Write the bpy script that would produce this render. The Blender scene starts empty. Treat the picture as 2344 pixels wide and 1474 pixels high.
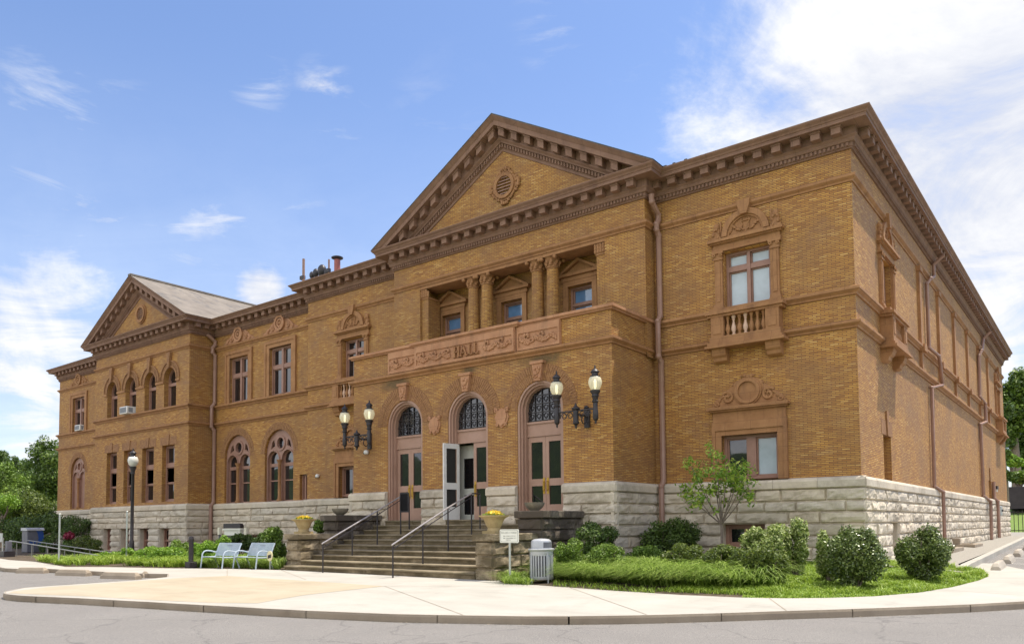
import bpy, bmesh, math, random
import numpy as np
from mathutils import Vector, Matrix, noise
from mathutils.geometry import tessellate_polygon
random.seed(7)
C = bpy.context.scene.collection
S = .72                      # metres per layout unit
EYE = 1.5                    # camera height: layout z = 0 is eye level
def U2W(p): return Vector((p[0]*S, p[1]*S, p[2]*S+EYE))

# ---------------------------------------------------------------- camera
f_, px_, py_ = 1777.185, 1157.89, 1106.18
yw, pt, rl = (math.radians(a) for a in (37.7292, 3.0689, -.5093))
F = Vector((-math.sin(yw)*math.cos(pt), math.cos(yw)*math.cos(pt), math.sin(pt)))
RX = Vector((math.cos(yw), math.sin(yw), 0)); UP = RX.cross(F)
def ray(u, v):
    a2 = (u-px_)/f_; b2 = -(v-py_)/f_
    a = a2*math.cos(rl)-b2*math.sin(rl); b = a2*math.sin(rl)+b2*math.cos(rl)
    return F+a*RX+b*UP
def at(u, v, ax, val):
    r = ray(u, v); return r*(val/r[ax])
HX, HY = -.003, .0105
def h(x, y): return -1.9+HY*(y-20.5)+HX*(x+18)
def gp(u, v, dz=0):          # where a sight line meets the gently tilted ground
    r = ray(u, v)
    t = (-1.9-HY*20.5+HX*18+dz)/(r[2]-HY*r[1]-HX*r[0])
    return r*t
cam = bpy.data.cameras.new('camera'); co = bpy.data.objects.new('camera', cam); C.objects.link(co)
cam.sensor_width = 36; cam.lens = f_/2344*36
cam.shift_x = (1172-px_)/2344; cam.shift_y = (py_-737)/2344; cam.clip_end = 3000; cam.clip_start = .05
X_ = RX*math.cos(rl)+UP*math.sin(rl); Y_ = -RX*math.sin(rl)+UP*math.cos(rl)
m = Matrix((X_, Y_, -F)).transposed().to_4x4(); m.translation = (0, 0, EYE); co.matrix_world = m
bpy.context.scene.camera = co

# ---------------------------------------------------------------- materials
class NT:
    def __init__(s, name):
        s.m = bpy.data.materials.new(name); s.m.use_nodes = True; s.t = s.m.node_tree; s.b = s.t.nodes['Principled BSDF']
    def n(s, typ, **kw):
        nd = s.t.nodes.new(typ)
        for k, v in kw.items():
            if hasattr(nd, k) and not k.startswith('i_'): setattr(nd, k, v)
        return nd
    def l(s, a, b): s.t.links.new(a, b)
    def pos(s, scale=(1, 1, 1)):
        g = s.n('ShaderNodeNewGeometry'); mp = s.n('ShaderNodeMapping'); mp.inputs['Scale'].default_value = scale
        s.l(g.outputs['Position'], mp.inputs[0]); return mp.outputs[0]
    def noise(s, scale, detail=5, rough=.6, vec=None):
        nd = s.n('ShaderNodeTexNoise'); nd.inputs['Scale'].default_value = scale; nd.inputs['Detail'].default_value = detail; nd.inputs['Roughness'].default_value = rough
        s.l(vec or s.pos(), nd.inputs['Vector']); return nd.outputs['Fac']
    def ramp(s, fac, stops, interp='LINEAR'):
        r = s.n('ShaderNodeValToRGB'); r.color_ramp.interpolation = interp; e = r.color_ramp.elements
        while len(e) < len(stops): e.new(.5)
        for i, (p, c) in enumerate(stops): e[i].position = p; e[i].color = (*c, 1) if len(c) == 3 else c
        s.l(fac, r.inputs[0]); return r.outputs[0]
    def mix(s, fac, a, b, typ='MIX'):
        mx = s.n('ShaderNodeMix', data_type='RGBA', blend_type=typ)
        for inp, v in ((mx.inputs[0], fac), (mx.inputs[6], a), (mx.inputs[7], b)):
            if isinstance(v, (int, float)): inp.default_value = v
            elif isinstance(v, tuple): inp.default_value = (*v, 1)
            else: s.l(v, inp)
        return mx.outputs[2]
    def math(s, op, a, b=0):
        mt = s.n('ShaderNodeMath', operation=op)
        for i, v in enumerate((a, b)):
            if isinstance(v, (int, float)): mt.inputs[i].default_value = v
            else: s.l(v, mt.inputs[i])
        return mt.outputs[0]
    def bump(s, hgt, strength=.3, dist=.02):
        b = s.n('ShaderNodeBump'); b.inputs['Strength'].default_value = strength; b.inputs['Distance'].default_value = dist
        s.l(hgt, b.inputs['Height']); s.l(b.outputs[0], s.b.inputs['Normal'])
    def col(s, c):
        if isinstance(c, tuple): s.b.inputs['Base Color'].default_value = (*c, 1)
        else: s.l(c, s.b.inputs['Base Color'])
    def set(s, **kw):
        for k, v in kw.items(): s.b.inputs[k.replace('_', ' ')].default_value = v
        return s.m

def surface(name, a, b, scale=3, rough=.8, bump=0, bscale=None, spots=None, **kw):
    t = NT(name); c = t.ramp(t.noise(scale, 6, .65), [(.32, a), (.68, b)])
    if spots: c = t.mix(t.ramp(t.noise(spots[0], 5, .7), [(spots[1], (0, 0, 0)), (spots[1]+spots[2], (1, 1, 1))]), c, spots[3])
    t.col(c)
    if bump: t.bump(t.noise(bscale or scale*6, 4, .7), bump, .02)
    return t.set(Roughness=rough, **kw)

def _later(): pass
def wall_uv(t):              # box mapping of a real wall: along the wall, and up
    g = t.n('ShaderNodeNewGeometry'); sp = t.n('ShaderNodeSeparateXYZ'); sn = t.n('ShaderNodeSeparateXYZ')
    t.l(g.outputs['Position'], sp.inputs[0]); t.l(g.outputs['True Normal'], sn.inputs[0])
    side = t.math('GREATER_THAN', t.math('ABSOLUTE', sn.outputs[0]), .6)
    mx = t.n('ShaderNodeMix', data_type='FLOAT'); t.l(side, mx.inputs[0]); t.l(sp.outputs[0], mx.inputs[2]); t.l(sp.outputs[1], mx.inputs[3])
    cb = t.n('ShaderNodeCombineXYZ'); t.l(mx.outputs[0], cb.inputs[0]); t.l(sp.outputs[2], cb.inputs[1]); return cb.outputs[0]

P_BRICK = 26.39
def brick_mat():
    t = NT('roman_brick'); v = wall_uv(t)
    br = t.n('ShaderNodeTexBrick', offset=.5); t.l(v, br.inputs['Vector'])
    for k, x in dict(Scale=1, Bias=0).items(): br.inputs[k].default_value = x
    br.inputs['Mortar Size'].default_value = .0085; br.inputs['Mortar Smooth'].default_value = .1
    br.inputs['Brick Width'].default_value = .215; br.inputs['Row Height'].default_value = .0485
    br.inputs['Color1'].default_value = (0, 0, 0, 1); br.inputs['Color2'].default_value = (1, 1, 1, 1); br.inputs['Mortar'].default_value = (.5, .5, .5, 1)
    c = t.ramp(br.outputs['Color'], [(0, (.33, .14, .03)), (.2, (.43, .198, .04)), (.6, (.51, .252, .05)), (.88, (.565, .298, .064)), (1, (.66, .395, .12))])
    big = t.noise(.55, 6, .7)
    c = t.mix(t.ramp(big, [(.42, (0, 0, 0)), (.70, (.75, .75, .75))]), c, (.27, .145, .062))
    c = t.mix(t.ramp(t.noise(1.6, 5, .7), [(.55, (0, 0, 0)), (.8, (.5, .5, .5))]), c, (.34, .20, .13))
    c = t.mix(t.ramp(t.noise(1, 6, .7, t.pos((2.6, 2.6, .22))), [(.56, (0, 0, 0)), (.78, (.55, .55, .55))]), c, (.17, .085, .035))
    c = t.mix(t.ramp(t.noise(1, 5, .65, t.pos((.8, .8, 2.2))), [(.58, (0, 0, 0)), (.74, (.45, .45, .45))]), c, (.30, .17, .10))
    for cx, cz, rx, rz in ((-18.4, 6.9, 2.6, .8), (-27.2, 6.9, 2.2, .75), (-22.4, 6.98, 1.1, .45)):      # old damp stains under the parapet
        g2 = t.n('ShaderNodeNewGeometry'); d_ = t.n('ShaderNodeVectorMath', operation='SUBTRACT'); t.l(g2.outputs['Position'], d_.inputs[0]); d_.inputs[1].default_value = (cx*S, P_BRICK*S, cz*S+EYE)
        m_ = t.n('ShaderNodeVectorMath', operation='MULTIPLY'); t.l(d_.outputs[0], m_.inputs[0]); m_.inputs[1].default_value = (1/(rx*S), 6, 1/(rz*S)); l_ = t.n('ShaderNodeVectorMath', operation='LENGTH'); t.l(m_.outputs[0], l_.inputs[0])
        c = t.mix(t.ramp(t.math('ADD', l_.outputs['Value'], t.math('MULTIPLY', t.noise(2.2, 6, .7), .9)), [(.6, (.9, .9, .9)), (1.25, (0, 0, 0))]), c, (.075, .062, .018))
    c = t.mix(br.outputs['Fac'], c, (.20, .095, .04))
    t.col(c); t.bump(t.math('SUBTRACT', 1, br.outputs['Fac']), .5, .012)
    return t.set(Roughness=.72)

def stone_mat():
    t = NT('rockface_limestone')
    c = t.ramp(t.noise(1.3, 6, .7), [(.3, (.52, .45, .355)), (.7, (.65, .58, .47))])
    c = t.mix(t.ramp(t.noise(.7, 8, .75), [(.5, (0, 0, 0)), (.70, (.85, .85, .85))]), c, (.27, .22, .16))
    c = t.mix(t.ramp(t.noise(7, 6, .8), [(.55, (0, 0, 0)), (.75, (.5, .5, .5))]), c, (.29, .245, .19))
    g = t.n('ShaderNodeNewGeometry'); c = t.mix(.8, c, t.ramp(g.outputs['Random Per Island'], [(0, (.80, .78, .74)), (.35, (1, 1, 1)), (.7, (1.05, 1.0, .93)), (1, (1.12, 1.10, 1.06))]), 'MULTIPLY')
    t.col(c); t.bump(t.noise(9, 8, .75), .6, .03); return t.set(Roughness=.88)
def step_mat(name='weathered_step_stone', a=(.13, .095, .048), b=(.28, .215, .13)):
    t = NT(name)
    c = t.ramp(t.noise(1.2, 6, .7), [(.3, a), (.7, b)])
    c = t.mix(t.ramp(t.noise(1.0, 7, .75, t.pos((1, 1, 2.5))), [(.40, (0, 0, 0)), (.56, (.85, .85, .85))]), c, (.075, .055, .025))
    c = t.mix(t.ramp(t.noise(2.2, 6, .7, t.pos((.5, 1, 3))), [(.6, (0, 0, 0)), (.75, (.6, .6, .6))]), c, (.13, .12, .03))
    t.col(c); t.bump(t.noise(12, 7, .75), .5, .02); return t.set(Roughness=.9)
def concrete_mat(name, a, b):
    t = NT(name); c = t.ramp(t.noise(.8, 7, .65), [(.3, a), (.7, b)])
    c = t.mix(t.ramp(t.noise(35, 3, .7), [(.5, (0, 0, 0)), (.8, (.35, .35, .35))]), c, tuple(x*.72 for x in a))
    c = t.mix(t.ramp(t.noise(.35, 5, .7, t.pos((1, 3, 1))), [(.5, (0, 0, 0)), (.72, (.5, .5, .5))]), c, tuple(x*.74 for x in a))
    c = t.mix(t.ramp(t.noise(1.1, 8, .75, t.pos((1, .45, 1))), [(.56, (0, 0, 0)), (.74, (.5, .5, .5))]), c, tuple(x*.66 for x in a))
    t.col(c); t.bump(t.noise(60, 3, .7), .15, .01); return t.set(Roughness=.9)
def asphalt_mat():
    t = NT('worn_asphalt'); c = t.ramp(t.noise(.6, 6, .6), [(.3, (.275, .248, .22)), (.7, (.335, .305, .27))])
    c = t.mix(t.ramp(t.noise(95, 3, .8), [(.42, (1, 1, 1)), (.62, (0, 0, 0))]), c, (.11, .105, .10))
    c = t.mix(t.ramp(t.noise(120, 2, .6), [(.6, (0, 0, 0)), (.75, (.8, .8, .8))]), c, (.40, .38, .36))
    c = t.mix(t.ramp(t.noise(1.5, 6, .75), [(.6, (0, 0, 0)), (.75, (.5, .5, .5))]), c, (.15, .145, .14))
    vo = t.n('ShaderNodeTexVoronoi', feature='DISTANCE_TO_EDGE'); vo.inputs['Scale'].default_value = .42; wv = t.n('ShaderNodeVectorMath', operation='ADD')
    nc = t.n('ShaderNodeTexNoise'); nc.inputs['Scale'].default_value = 1.3; nc.inputs['Detail'].default_value = 6; t.l(t.pos(), nc.inputs['Vector']); t.l(t.pos(), wv.inputs[0]); t.l(nc.outputs['Color'], wv.inputs[1]); t.l(wv.outputs[0], vo.inputs['Vector'])
    c = t.mix(t.ramp(vo.outputs['Distance'], [(.0, (.5, .5, .5)), (.012, (0, 0, 0))]), c, (.08, .075, .07))
    t.col(c); t.bump(t.noise(110, 3, .8), .5, .01); return t.set(Roughness=.92)
def leaf_mat(name, cols, trans=.3, rough=.5):
    t = NT(name); g = t.n('ShaderNodeNewGeometry')
    k = len(cols)-1
    c = t.ramp(g.outputs['Random Per Island'], [(i/max(k, 1), x) for i, x in enumerate(cols)])
    t.col(c); t.set(Roughness=rough)
    tr = t.n('ShaderNodeBsdfTranslucent'); t.l(c, tr.inputs[0]); ms = t.n('ShaderNodeMixShader'); ms.inputs[0].default_value = trans
    t.l(t.b.outputs[0], ms.inputs[1]); t.l(tr.outputs[0], ms.inputs[2]); t.l(ms.outputs[0], t.t.nodes['Material Output'].inputs[0]); return t.m
def glass_mat(name, c, rough=.03, spec=1.0, metal=0):
    t = NT(name); t.col(t.ramp(t.noise(1.5, 3), [(.3, c), (.7, tuple(x*1.35+.002 for x in c))])); t.bump(t.noise(1.1, 2), .12, .03)
    return t.set(Roughness=rough, IOR=1.55, Specular_IOR_Level=spec, Metallic=metal)
def trim_mat(name, a, b, grime, jw=.75, jh=.40):
    t = NT(name); c = t.ramp(t.noise(2.2, 6, .65), [(.32, a), (.68, b)])
    c = t.mix(t.ramp(t.noise(1, 6, .7, t.pos((3, 3, .5))), [(.52, (0, 0, 0)), (.74, (.7, .7, .7))]), c, grime)
    c = t.mix(t.ramp(t.noise(13, 4, .75), [(.55, (0, 0, 0)), (.8, (.5, .5, .5))]), c, tuple(x*1.4 for x in grime))
    br = t.n('ShaderNodeTexBrick', offset=.5); t.l(wall_uv(t), br.inputs['Vector'])
    for k, x in {'Scale': 1, 'Mortar Size': .005, 'Mortar Smooth': .2, 'Brick Width': jw, 'Row Height': jh}.items(): br.inputs[k].default_value = x
    c = t.mix(t.math('MULTIPLY', br.outputs['Fac'], .6), c, tuple(x*.6 for x in grime)); t.col(c); t.bump(t.noise(22, 5, .7), .3, .02); return t.set(Roughness=.8)
M = {}
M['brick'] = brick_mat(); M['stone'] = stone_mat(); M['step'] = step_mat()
def stained():
    t = NT('black_stained_stone'); c = t.ramp(t.noise(1.6, 6, .7), [(.3, (.20, .16, .11)), (.7, (.36, .31, .24))])
    c = t.mix(t.ramp(t.noise(.8, 7, .75, t.pos((1, 1, .55))), [(.40, (0, 0, 0)), (.54, (.92, .92, .92))]), c, (.062, .047, .034)); t.col(c); t.bump(t.noise(12, 7, .75), .6, .02); return t.set(Roughness=.9)
M['stained'] = stained(); M['cheek'] = step_mat('weathered_cheek_stone', (.22, .165, .095), (.46, .37, .25))
M['board'] = surface('matt_black_board', (.004, .004, .005), (.008, .007, .008), 4, .7, Specular_IOR_Level=.2)
M['inscript'] = surface('inscription_terracotta', (.29, .13, .055), (.38, .19, .085), 6, .85)
M['newclay'] = surface('new_pale_clay', (.56, .37, .26), (.66, .46, .34), 4, .7)
M['tread'] = surface('worn_sunlit_tread_stone', (.14, .108, .06), (.29, .235, .155), 1.6, .88, .4, 14, (1.3, .52, .16, (.15, .12, .06)))  # worn tops paler than the risers, sunlit contrast put into the colour
M['terra'] = trim_mat('terracotta', (.295, .138, .054), (.405, .205, .085), (.17, .08, .038))
M['terra_pale'] = trim_mat('pale_terracotta', (.38, .18, .088), (.49, .255, .135), (.23, .12, .065))
M['cornice'] = trim_mat('painted_cornice', (.205, .112, .072), (.27, .153, .102), (.12, .062, .042), 1.6, 3.0)
M['joint'] = surface('dark_mortar', (.12, .07, .04), (.17, .1, .06), 4, .9)
M['archbrick'] = surface('arch_brick', (.20, .09, .038), (.36, .185, .075), 9, .8, .2, 20)
M['frame'] = surface('window_frame_paint', (.27, .142, .098), (.34, .19, .14), 3, .5, .06, 25)
M['door'] = surface('door_paint', (.345, .205, .145), (.405, .25, .185), 2, .5, .08, 25)
M['white'] = surface('white_paint', (.66, .64, .60), (.78, .76, .72), 3, .5)
M['glass'] = glass_mat('dark_glass', (.012, .012, .014))
def varied_panes(m):      # some panes have a drawn shade behind them
    t = NT.__new__(NT); t.m = m; t.t = m.node_tree; t.b = t.t.nodes['Principled BSDF']; g = t.n('ShaderNodeNewGeometry')
    t.col(t.ramp(g.outputs['Random Per Island'], [(0, (.010, .010, .012)), (.62, (.022, .020, .020)), (.8, (.055, .05, .042)), (.93, (.13, .12, .10))], 'CONSTANT'))
varied_panes(M['glass'])
M['blind'] = glass_mat('glass_over_blind', (.36, .42, .46), .06, .6)
M['skyglass'] = glass_mat('sky_reflection_glass', (.10, .20, .36), .03, 1)  # blue sky reflection of the loggia panes put into the base colour
M['void'] = surface('dark_interior', (.02, .018, .016), (.03, .027, .024), 2, .9)
M['greywall'] = surface('grey_vestibule', (.52, .52, .46), (.60, .60, .54), 1, .7)
M['iron'] = surface('black_iron', (.018, .014, .016), (.035, .028, .03), 6, .45, .15, 30)
M['steel'] = surface('worn_handrail', (.42, .38, .36), (.6, .55, .52), 8, .35, .1, 40, Metallic=.6)
M['brass'] = surface('brass', (.45, .27, .05), (.6, .38, .08), 6, .35, Metallic=.8)
M['pipe'] = surface('downspout_paint', (.27, .15, .105), (.34, .20, .145), 2, .5, .1, 12)
M['slate'] = surface('roof_slate', (.145, .12, .096), (.23, .195, .16), 1.2, .85, .5, 9, (1.3, .52, .15, (.11, .1, .095)))
M['shingle'] = surface('dark_shingle', (.06, .065, .07), (.12, .12, .125), 3, .85, .5, 12)
M['conc'] = concrete_mat('pale_concrete', (.37, .345, .295), (.445, .415, .36))
M['curb'] = concrete_mat('curb_concrete', (.26, .205, .145), (.38, .31, .23))
M['stopconc'] = concrete_mat('wheel_stop_concrete', (.36, .31, .25), (.46, .41, .34))
M['tan'] = concrete_mat('tan_concrete', (.375, .31, .215), (.44, .37, .27))
M['asphalt'] = asphalt_mat()
M['soil'] = surface('mulch', (.05, .035, .02), (.12, .085, .05), 6, .95, .7, 25)
M['lawn_soil'] = surface('lawn_ground', (.10, .15, .02), (.17, .25, .04), 5, .95, .5, 25)
M['gravel'] = surface('gravel', (.22, .20, .165), (.36, .33, .28), 30, .95, .7, 40)
M['bark'] = surface('bark', (.13, .10, .075), (.24, .19, .15), 9, .9, .6, 22)
M['leaf_dark'] = leaf_mat('leaf_dark', [(0.031, 0.061, 0.011), (0.061, 0.105, 0.017), (0.099, 0.165, 0.026), (0.165, 0.242, 0.050)])
M['leaf_mid'] = leaf_mat('leaf_mid', [(0.069, 0.115, 0.014), (0.115, 0.190, 0.021), (0.172, 0.276, 0.032), (0.253, 0.368, 0.057)])
M['leaf_lime'] = leaf_mat('leaf_lime', [(0.103, 0.196, 0.017), (0.161, 0.299, 0.023), (0.230, 0.391, 0.034), (0.322, 0.460, 0.057)], .35)
M['leaf_young'] = leaf_mat('leaf_young', [(0.111, 0.207, 0.022), (0.206, 0.359, 0.039), (0.317, 0.455, 0.055), (0.540, 0.600, 0.110)], .4)
M['leaf_var'] = leaf_mat('leaf_variegated', [(.08, .13, .02), (.17, .24, .04), (.36, .43, .11), (.56, .60, .28)], .3)
M['leaf_brown'] = leaf_mat('leaf_olive', [(0.042, 0.066, 0.010), (0.084, 0.126, 0.017), (0.132, 0.180, 0.024), (0.204, 0.252, 0.036)])
M['leaf_gloss'] = leaf_mat('leaf_glossy', [(.04, .066, .013), (.08, .122, .022), (.135, .185, .036), (.24, .29, .09)], .15, .32)
M['blade'] = leaf_mat('grass_blade', [(0.134, 0.213, 0.022), (0.213, 0.325, 0.029), (0.302, 0.426, 0.045), (0.448, 0.538, 0.112)], .35)
M['blade_long'] = leaf_mat('long_grass_blade', [(0.099, 0.176, 0.022), (0.187, 0.297, 0.033), (0.297, 0.418, 0.055), (0.495, 0.600, 0.187)], .3)
M['leaf_tree'] = leaf_mat('leaf_tree', [(0.036, 0.066, 0.010), (0.072, 0.126, 0.014), (0.120, 0.192, 0.022), (0.204, 0.288, 0.042)])
M['petal'] = leaf_mat('yellow_petal', [(.75, .50, .02), (.8, .62, .05)], .2)
M['pink'] = leaf_mat('pink_petal', [(.22, .015, .04), (.34, .03, .07)], .2)
M['bench'] = surface('pale_blue_powder_coat', (.40, .47, .53), (.48, .55, .61), 4, .4)
M['can'] = surface('silver_grey_metal', (.40, .41, .43), (.50, .51, .53), 3, .4, Metallic=.25)
M['galv'] = surface('galvanised_steel', (.42, .44, .42), (.55, .57, .54), 7, .45, Metallic=.5)
M['pipe_grey'] = surface('ramp_pipe', (.20, .20, .185), (.27, .27, .25), 7, .5)
M['signwhite'] = surface('sign_white', (.76, .75, .66), (.82, .81, .72), 2, .5)
M['signgrey'] = surface('sign_print', (.30, .30, .27), (.38, .38, .33), 4, .6)
M['cream'] = surface('cream_plastic', (.72, .66, .50), (.80, .74, .58), 3, .5)
M['yellow'] = surface('pale_yellow_board', (.68, .60, .34), (.74, .66, .4), 3, .6)
M['blue'] = surface('blue_print', (.015, .06, .24), (.02, .08, .30), 3, .5)
M['kiosk'] = surface('slate_grey_metal', (.10, .10, .12), (.15, .15, .17), 3, .5)
M['urn'] = surface('cast_stone_urn', (.34, .24, .11), (.52, .40, .20), 4, .85, .4, 20)
M['bowl'] = surface('mossy_bowl', (.14, .12, .09), (.28, .24, .17), 4, .9, .5, 15)
M['ac_grey'] = surface('grille_grey', (.20, .21, .23), (.28, .29, .31), 20, .6)
M['red'] = surface('red_flue', (.32, .09, .07), (.42, .13, .10), 3, .6)
M['trailer'] = surface('dark_trailer', (.035, .025, .035), (.06, .045, .055), 2, .6)
M['rose'] = surface('faded_red_roof', (.55, .32, .32), (.66, .42, .42), 3, .7)
M['farwall'] = surface('grey_rendered_wall', (.40, .42, .41), (.46, .48, .46), 1, .8)
M['line'] = surface('road_paint', (.70, .68, .62), (.8, .78, .72), 12, .8, spots=(9, .58, .1, (.4, .38, .36)))
def lamp_glass():
    t = NT('lamp_globe'); t.col((.62, .56, .36)); t.b.inputs['Emission Color'].default_value = (1, .82, .38, 1)
    return t.set(Roughness=.25, Emission_Strength=.28, Specular_IOR_Level=.6)
M['globe'] = lamp_glass()
def bulb():
    t = NT('lamp_bulb'); t.col((1, .9, .6)); t.b.inputs['Emission Color'].default_value = (1, .93, .62, 1); return t.set(Emission_Strength=.6)
M['bulb'] = bulb()
M['globe_off'] = surface('unlit_globe', (.62, .60, .54), (.72, .70, .62), 3, .2)

# ---------------------------------------------------------------- mesh builder (layout units)
ORG = {}
def front(y0): return lambda s, z, d: (s, y0+d, z)         # wall facing -y; d goes inwards
def east(x0): return lambda s, z, d: (x0-d, s, z)          # wall facing +x
def west(x0): return lambda s, z, d: (x0+d, s, z)          # wall facing -x
class MB:
    def __init__(s): s.v = []; s.f = []
    def add(s, vs, fs):
        b = len(s.v); s.v += [tuple(p) for p in vs]; s.f += [tuple(i+b for i in q) for q in fs]
    def box(s, f, s0, s1, z0, z1, d0, d1):
        s.add([f(a, z, d) for d in (d0, d1) for z in (z0, z1) for a in (s0, s1)],
              [(0, 1, 3, 2), (4, 6, 7, 5), (0, 4, 5, 1), (2, 3, 7, 6), (0, 2, 6, 4), (1, 5, 7, 3)])
    def b3(s, x0, x1, y0, y1, z0, z1): s.box(front(0), x0, x1, z0, z1, y0, y1)
    def quad(s, *p): s.add(p, [tuple(range(len(p)))])
    def prism(s, f, poly, d0, d1):
        n = len(poly); tri = tessellate_polygon([[Vector((a, z, 0)) for a, z in poly]])
        s.add([f(a, z, d0) for a, z in poly]+[f(a, z, d1) for a, z in poly],
              [tuple(t) for t in tri]+[tuple(i+n for i in t) for t in tri]+[(i, (i+1) % n, (i+1) % n+n, i+n) for i in range(n)])
    def wall(s, f, x0, x1, z0, z1, holes=(), depth=.3, outline=None):
        loops = [outline or [(x0, z0), (x1, z0), (x1, z1), (x0, z1)]]+list(holes)
        pts = [p for l in loops for p in l]
        tri = tessellate_polygon([[Vector((a, z, 0)) for a, z in l] for l in loops])
        s.add([f(a, z, 0) for a, z in pts], tri)
        for l in holes:
            n = len(l); s.add([f(a, z, 0) for a, z in l]+[f(a, z, depth) for a, z in l], [(i, (i+1) % n, (i+1) % n+n, i+n) for i in range(n)])
    def plate(s, f, outline, holes, d0, d1):    # a solid plate with holes
        loops = [outline]+list(holes); pts = [p for l in loops for p in l]
        tri = tessellate_polygon([[Vector((a, z, 0)) for a, z in l] for l in loops]); n = len(pts)
        s.add([f(a, z, d0) for a, z in pts]+[f(a, z, d1) for a, z in pts], list(tri)+[tuple(i+n for i in t) for t in tri])
        for l in loops:
            k = len(l); s.add([f(a, z, d0) for a, z in l]+[f(a, z, d1) for a, z in l], [(i, (i+1) % k, (i+1) % k+k, i+k) for i in range(k)])
    def band(s, f, inner, outer, d0, d1):       # open strip between two polylines
        n = len(inner); vs = [f(a, z, d) for d in (d0, d1) for l in (inner, outer) for a, z in l]; fs = []
        for i in range(n-1):
            for k in (0, 2*n): fs.append((k+i, k+i+1, k+n+i+1, k+n+i))
            fs += [(i, i+1, 2*n+i+1, 2*n+i), (n+i, n+i+1, 3*n+i+1, 3*n+i)]
        fs += [(0, n, 3*n, 2*n), (n-1, 2*n-1, 4*n-1, 3*n-1)]; s.add(vs, fs)
    def lathe(s, c, prof, n=20, sx=1, sy=1):
        b = []; k = len(prof)
        for r, z in prof:
            for i in range(n):
                a = 2*math.pi*i/n; b.append((c[0]+sx*r*math.cos(a), c[1]+sy*r*math.sin(a), c[2]+z))
        fs = [(j*n+i, j*n+(i+1) % n, (j+1)*n+(i+1) % n, (j+1)*n+i) for j in range(k-1) for i in range(n)]
        fs += [tuple(range(n))[::-1], tuple((k-1)*n+i for i in range(n))]; s.add(b, fs)
    def tube(s, pts, r, n=8, r2=None):
        pts = [Vector(p) for p in pts]; rings = []; k = len(pts); r2 = r if r2 is None else r2; prev = None
        for i, p in enumerate(pts):
            d = ((pts[min(i+1, k-1)]-p).normalized()+(p-pts[max(i-1, 0)]).normalized()); d = d.normalized() if d.length > 1e-6 else Vector((0, 0, 1))
            a = (prev - d*prev.dot(d)) if prev else d.orthogonal(); a.normalize(); prev = a; b = d.cross(a); rr = r+(r2-r)*i/max(k-1, 1)
            rings += [p+(a*math.cos(2*math.pi*j/n)+b*math.sin(2*math.pi*j/n))*rr for j in range(n)]
        s.add(rings, [(i*n+j, i*n+(j+1) % n, (i+1)*n+(j+1) % n, (i+1)*n+j) for i in range(k-1) for j in range(n)]+[tuple(range(n))[::-1], tuple((k-1)*n+j for j in range(n))])
    def ball(s, c, r, sx=1, sy=1, sz=1, n=8, k=5):
        s.lathe(c, [(r*math.sin(math.pi*i/k) if 0 < i < k else .02*r, -r*sz*math.cos(math.pi*i/k)) for i in range(k+1)], n, sx, sy)
    def sweep(s, path, prof):                   # moulding along a wall line; profile = (outwards, z)
        k = len(path); P = [Vector(p) for p in path]; nr = []
        for i in range(k-1):
            d = (P[i+1]-P[i]).normalized(); nr.append(Vector((d.y, -d.x)))
        vs = []
        for i in range(k):
            if i == 0: o = nr[0]
            elif i == k-1: o = nr[-1]
            else: a, b = nr[i-1], nr[i]; o = (a+b)/(1+a.dot(b))
            vs += [(P[i].x+o.x*q, P[i].y+o.y*q, z) for q, z in prof]
        n = len(prof)
        fs = [(i*n+j, i*n+j+1, (i+1)*n+j+1, (i+1)*n+j) for i in range(k-1) for j in range(n-1)]
        fs += [tuple(range(n)), tuple((k-1)*n+j for j in range(n))]; s.add(vs, fs)
    def build(s, name, mat, parent=None, smooth=False, bevel=0):
        o_ = ORG.get(parent.name, Vector((0, 0, 0))) if parent else getattr(s, 'org', Vector((0, 0, 0)))
        me = bpy.data.meshes.new(name); me.from_pydata([U2W(p)-o_ for p in s.v], [], s.f); me.validate()
        bm = bmesh.new(); bm.from_mesh(me); bmesh.ops.recalc_face_normals(bm, faces=bm.faces); bm.to_mesh(me); bm.free()
        if smooth:
            me.polygons.foreach_set('use_smooth', [True]*len(me.polygons))
        o = bpy.data.objects.new(name, me); C.objects.link(o); me.materials.append(M[mat] if isinstance(mat, str) else mat)
        if parent: o.parent = parent; ORG[o.name] = o_
        else: o.location = o_; ORG[o.name] = o_
        if smooth and len(me.polygons) < 60000:
            md = o.modifiers.new('edges', 'EDGE_SPLIT'); md.split_angle = math.radians(40)
        if bevel: md = o.modifiers.new('bevel', 'BEVEL'); md.width = bevel; md.segments = 2; md.limit_method = 'ANGLE'
        return o
def quads(name, arr, mat, parent=None, org=None):
    arr = np.asarray(arr, dtype=np.float32); n, k = arr.shape[:2]; v = arr.reshape(-1, 3).copy()
    v *= S; v[:, 2] += EYE; o_ = ORG.get(parent.name) if parent else (org or Vector((0, 0, 0))); v -= np.array(o_, dtype=np.float32)
    me = bpy.data.meshes.new(name); me.vertices.add(n*k); me.vertices.foreach_set('co', v.ravel())
    me.loops.add(n*k); me.loops.foreach_set('vertex_index', np.arange(n*k, dtype=np.int32))
    me.polygons.add(n); me.polygons.foreach_set('loop_start', np.arange(0, n*k, k, dtype=np.int32)); me.update(calc_edges=True)
    o = bpy.data.objects.new(name, me); C.objects.link(o); me.materials.append(M[mat])
    if parent: o.parent = parent
    else: o.location = o_
    ORG[o.name] = Vector(o_); return o
def thing(name, base, label, cat, group=None):
    o = bpy.data.objects.new(name, None); C.objects.link(o); w = U2W(base); o.location = w; ORG[o.name] = w; o.empty_display_size = .2
    return tag(o, label, cat, group)
def tag(o, label, cat, group=None, kind=None):
    o['label'] = label
    if cat: o['category'] = cat
    if group: o['group'] = group
    if kind: o['kind'] = kind
    return o
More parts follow.
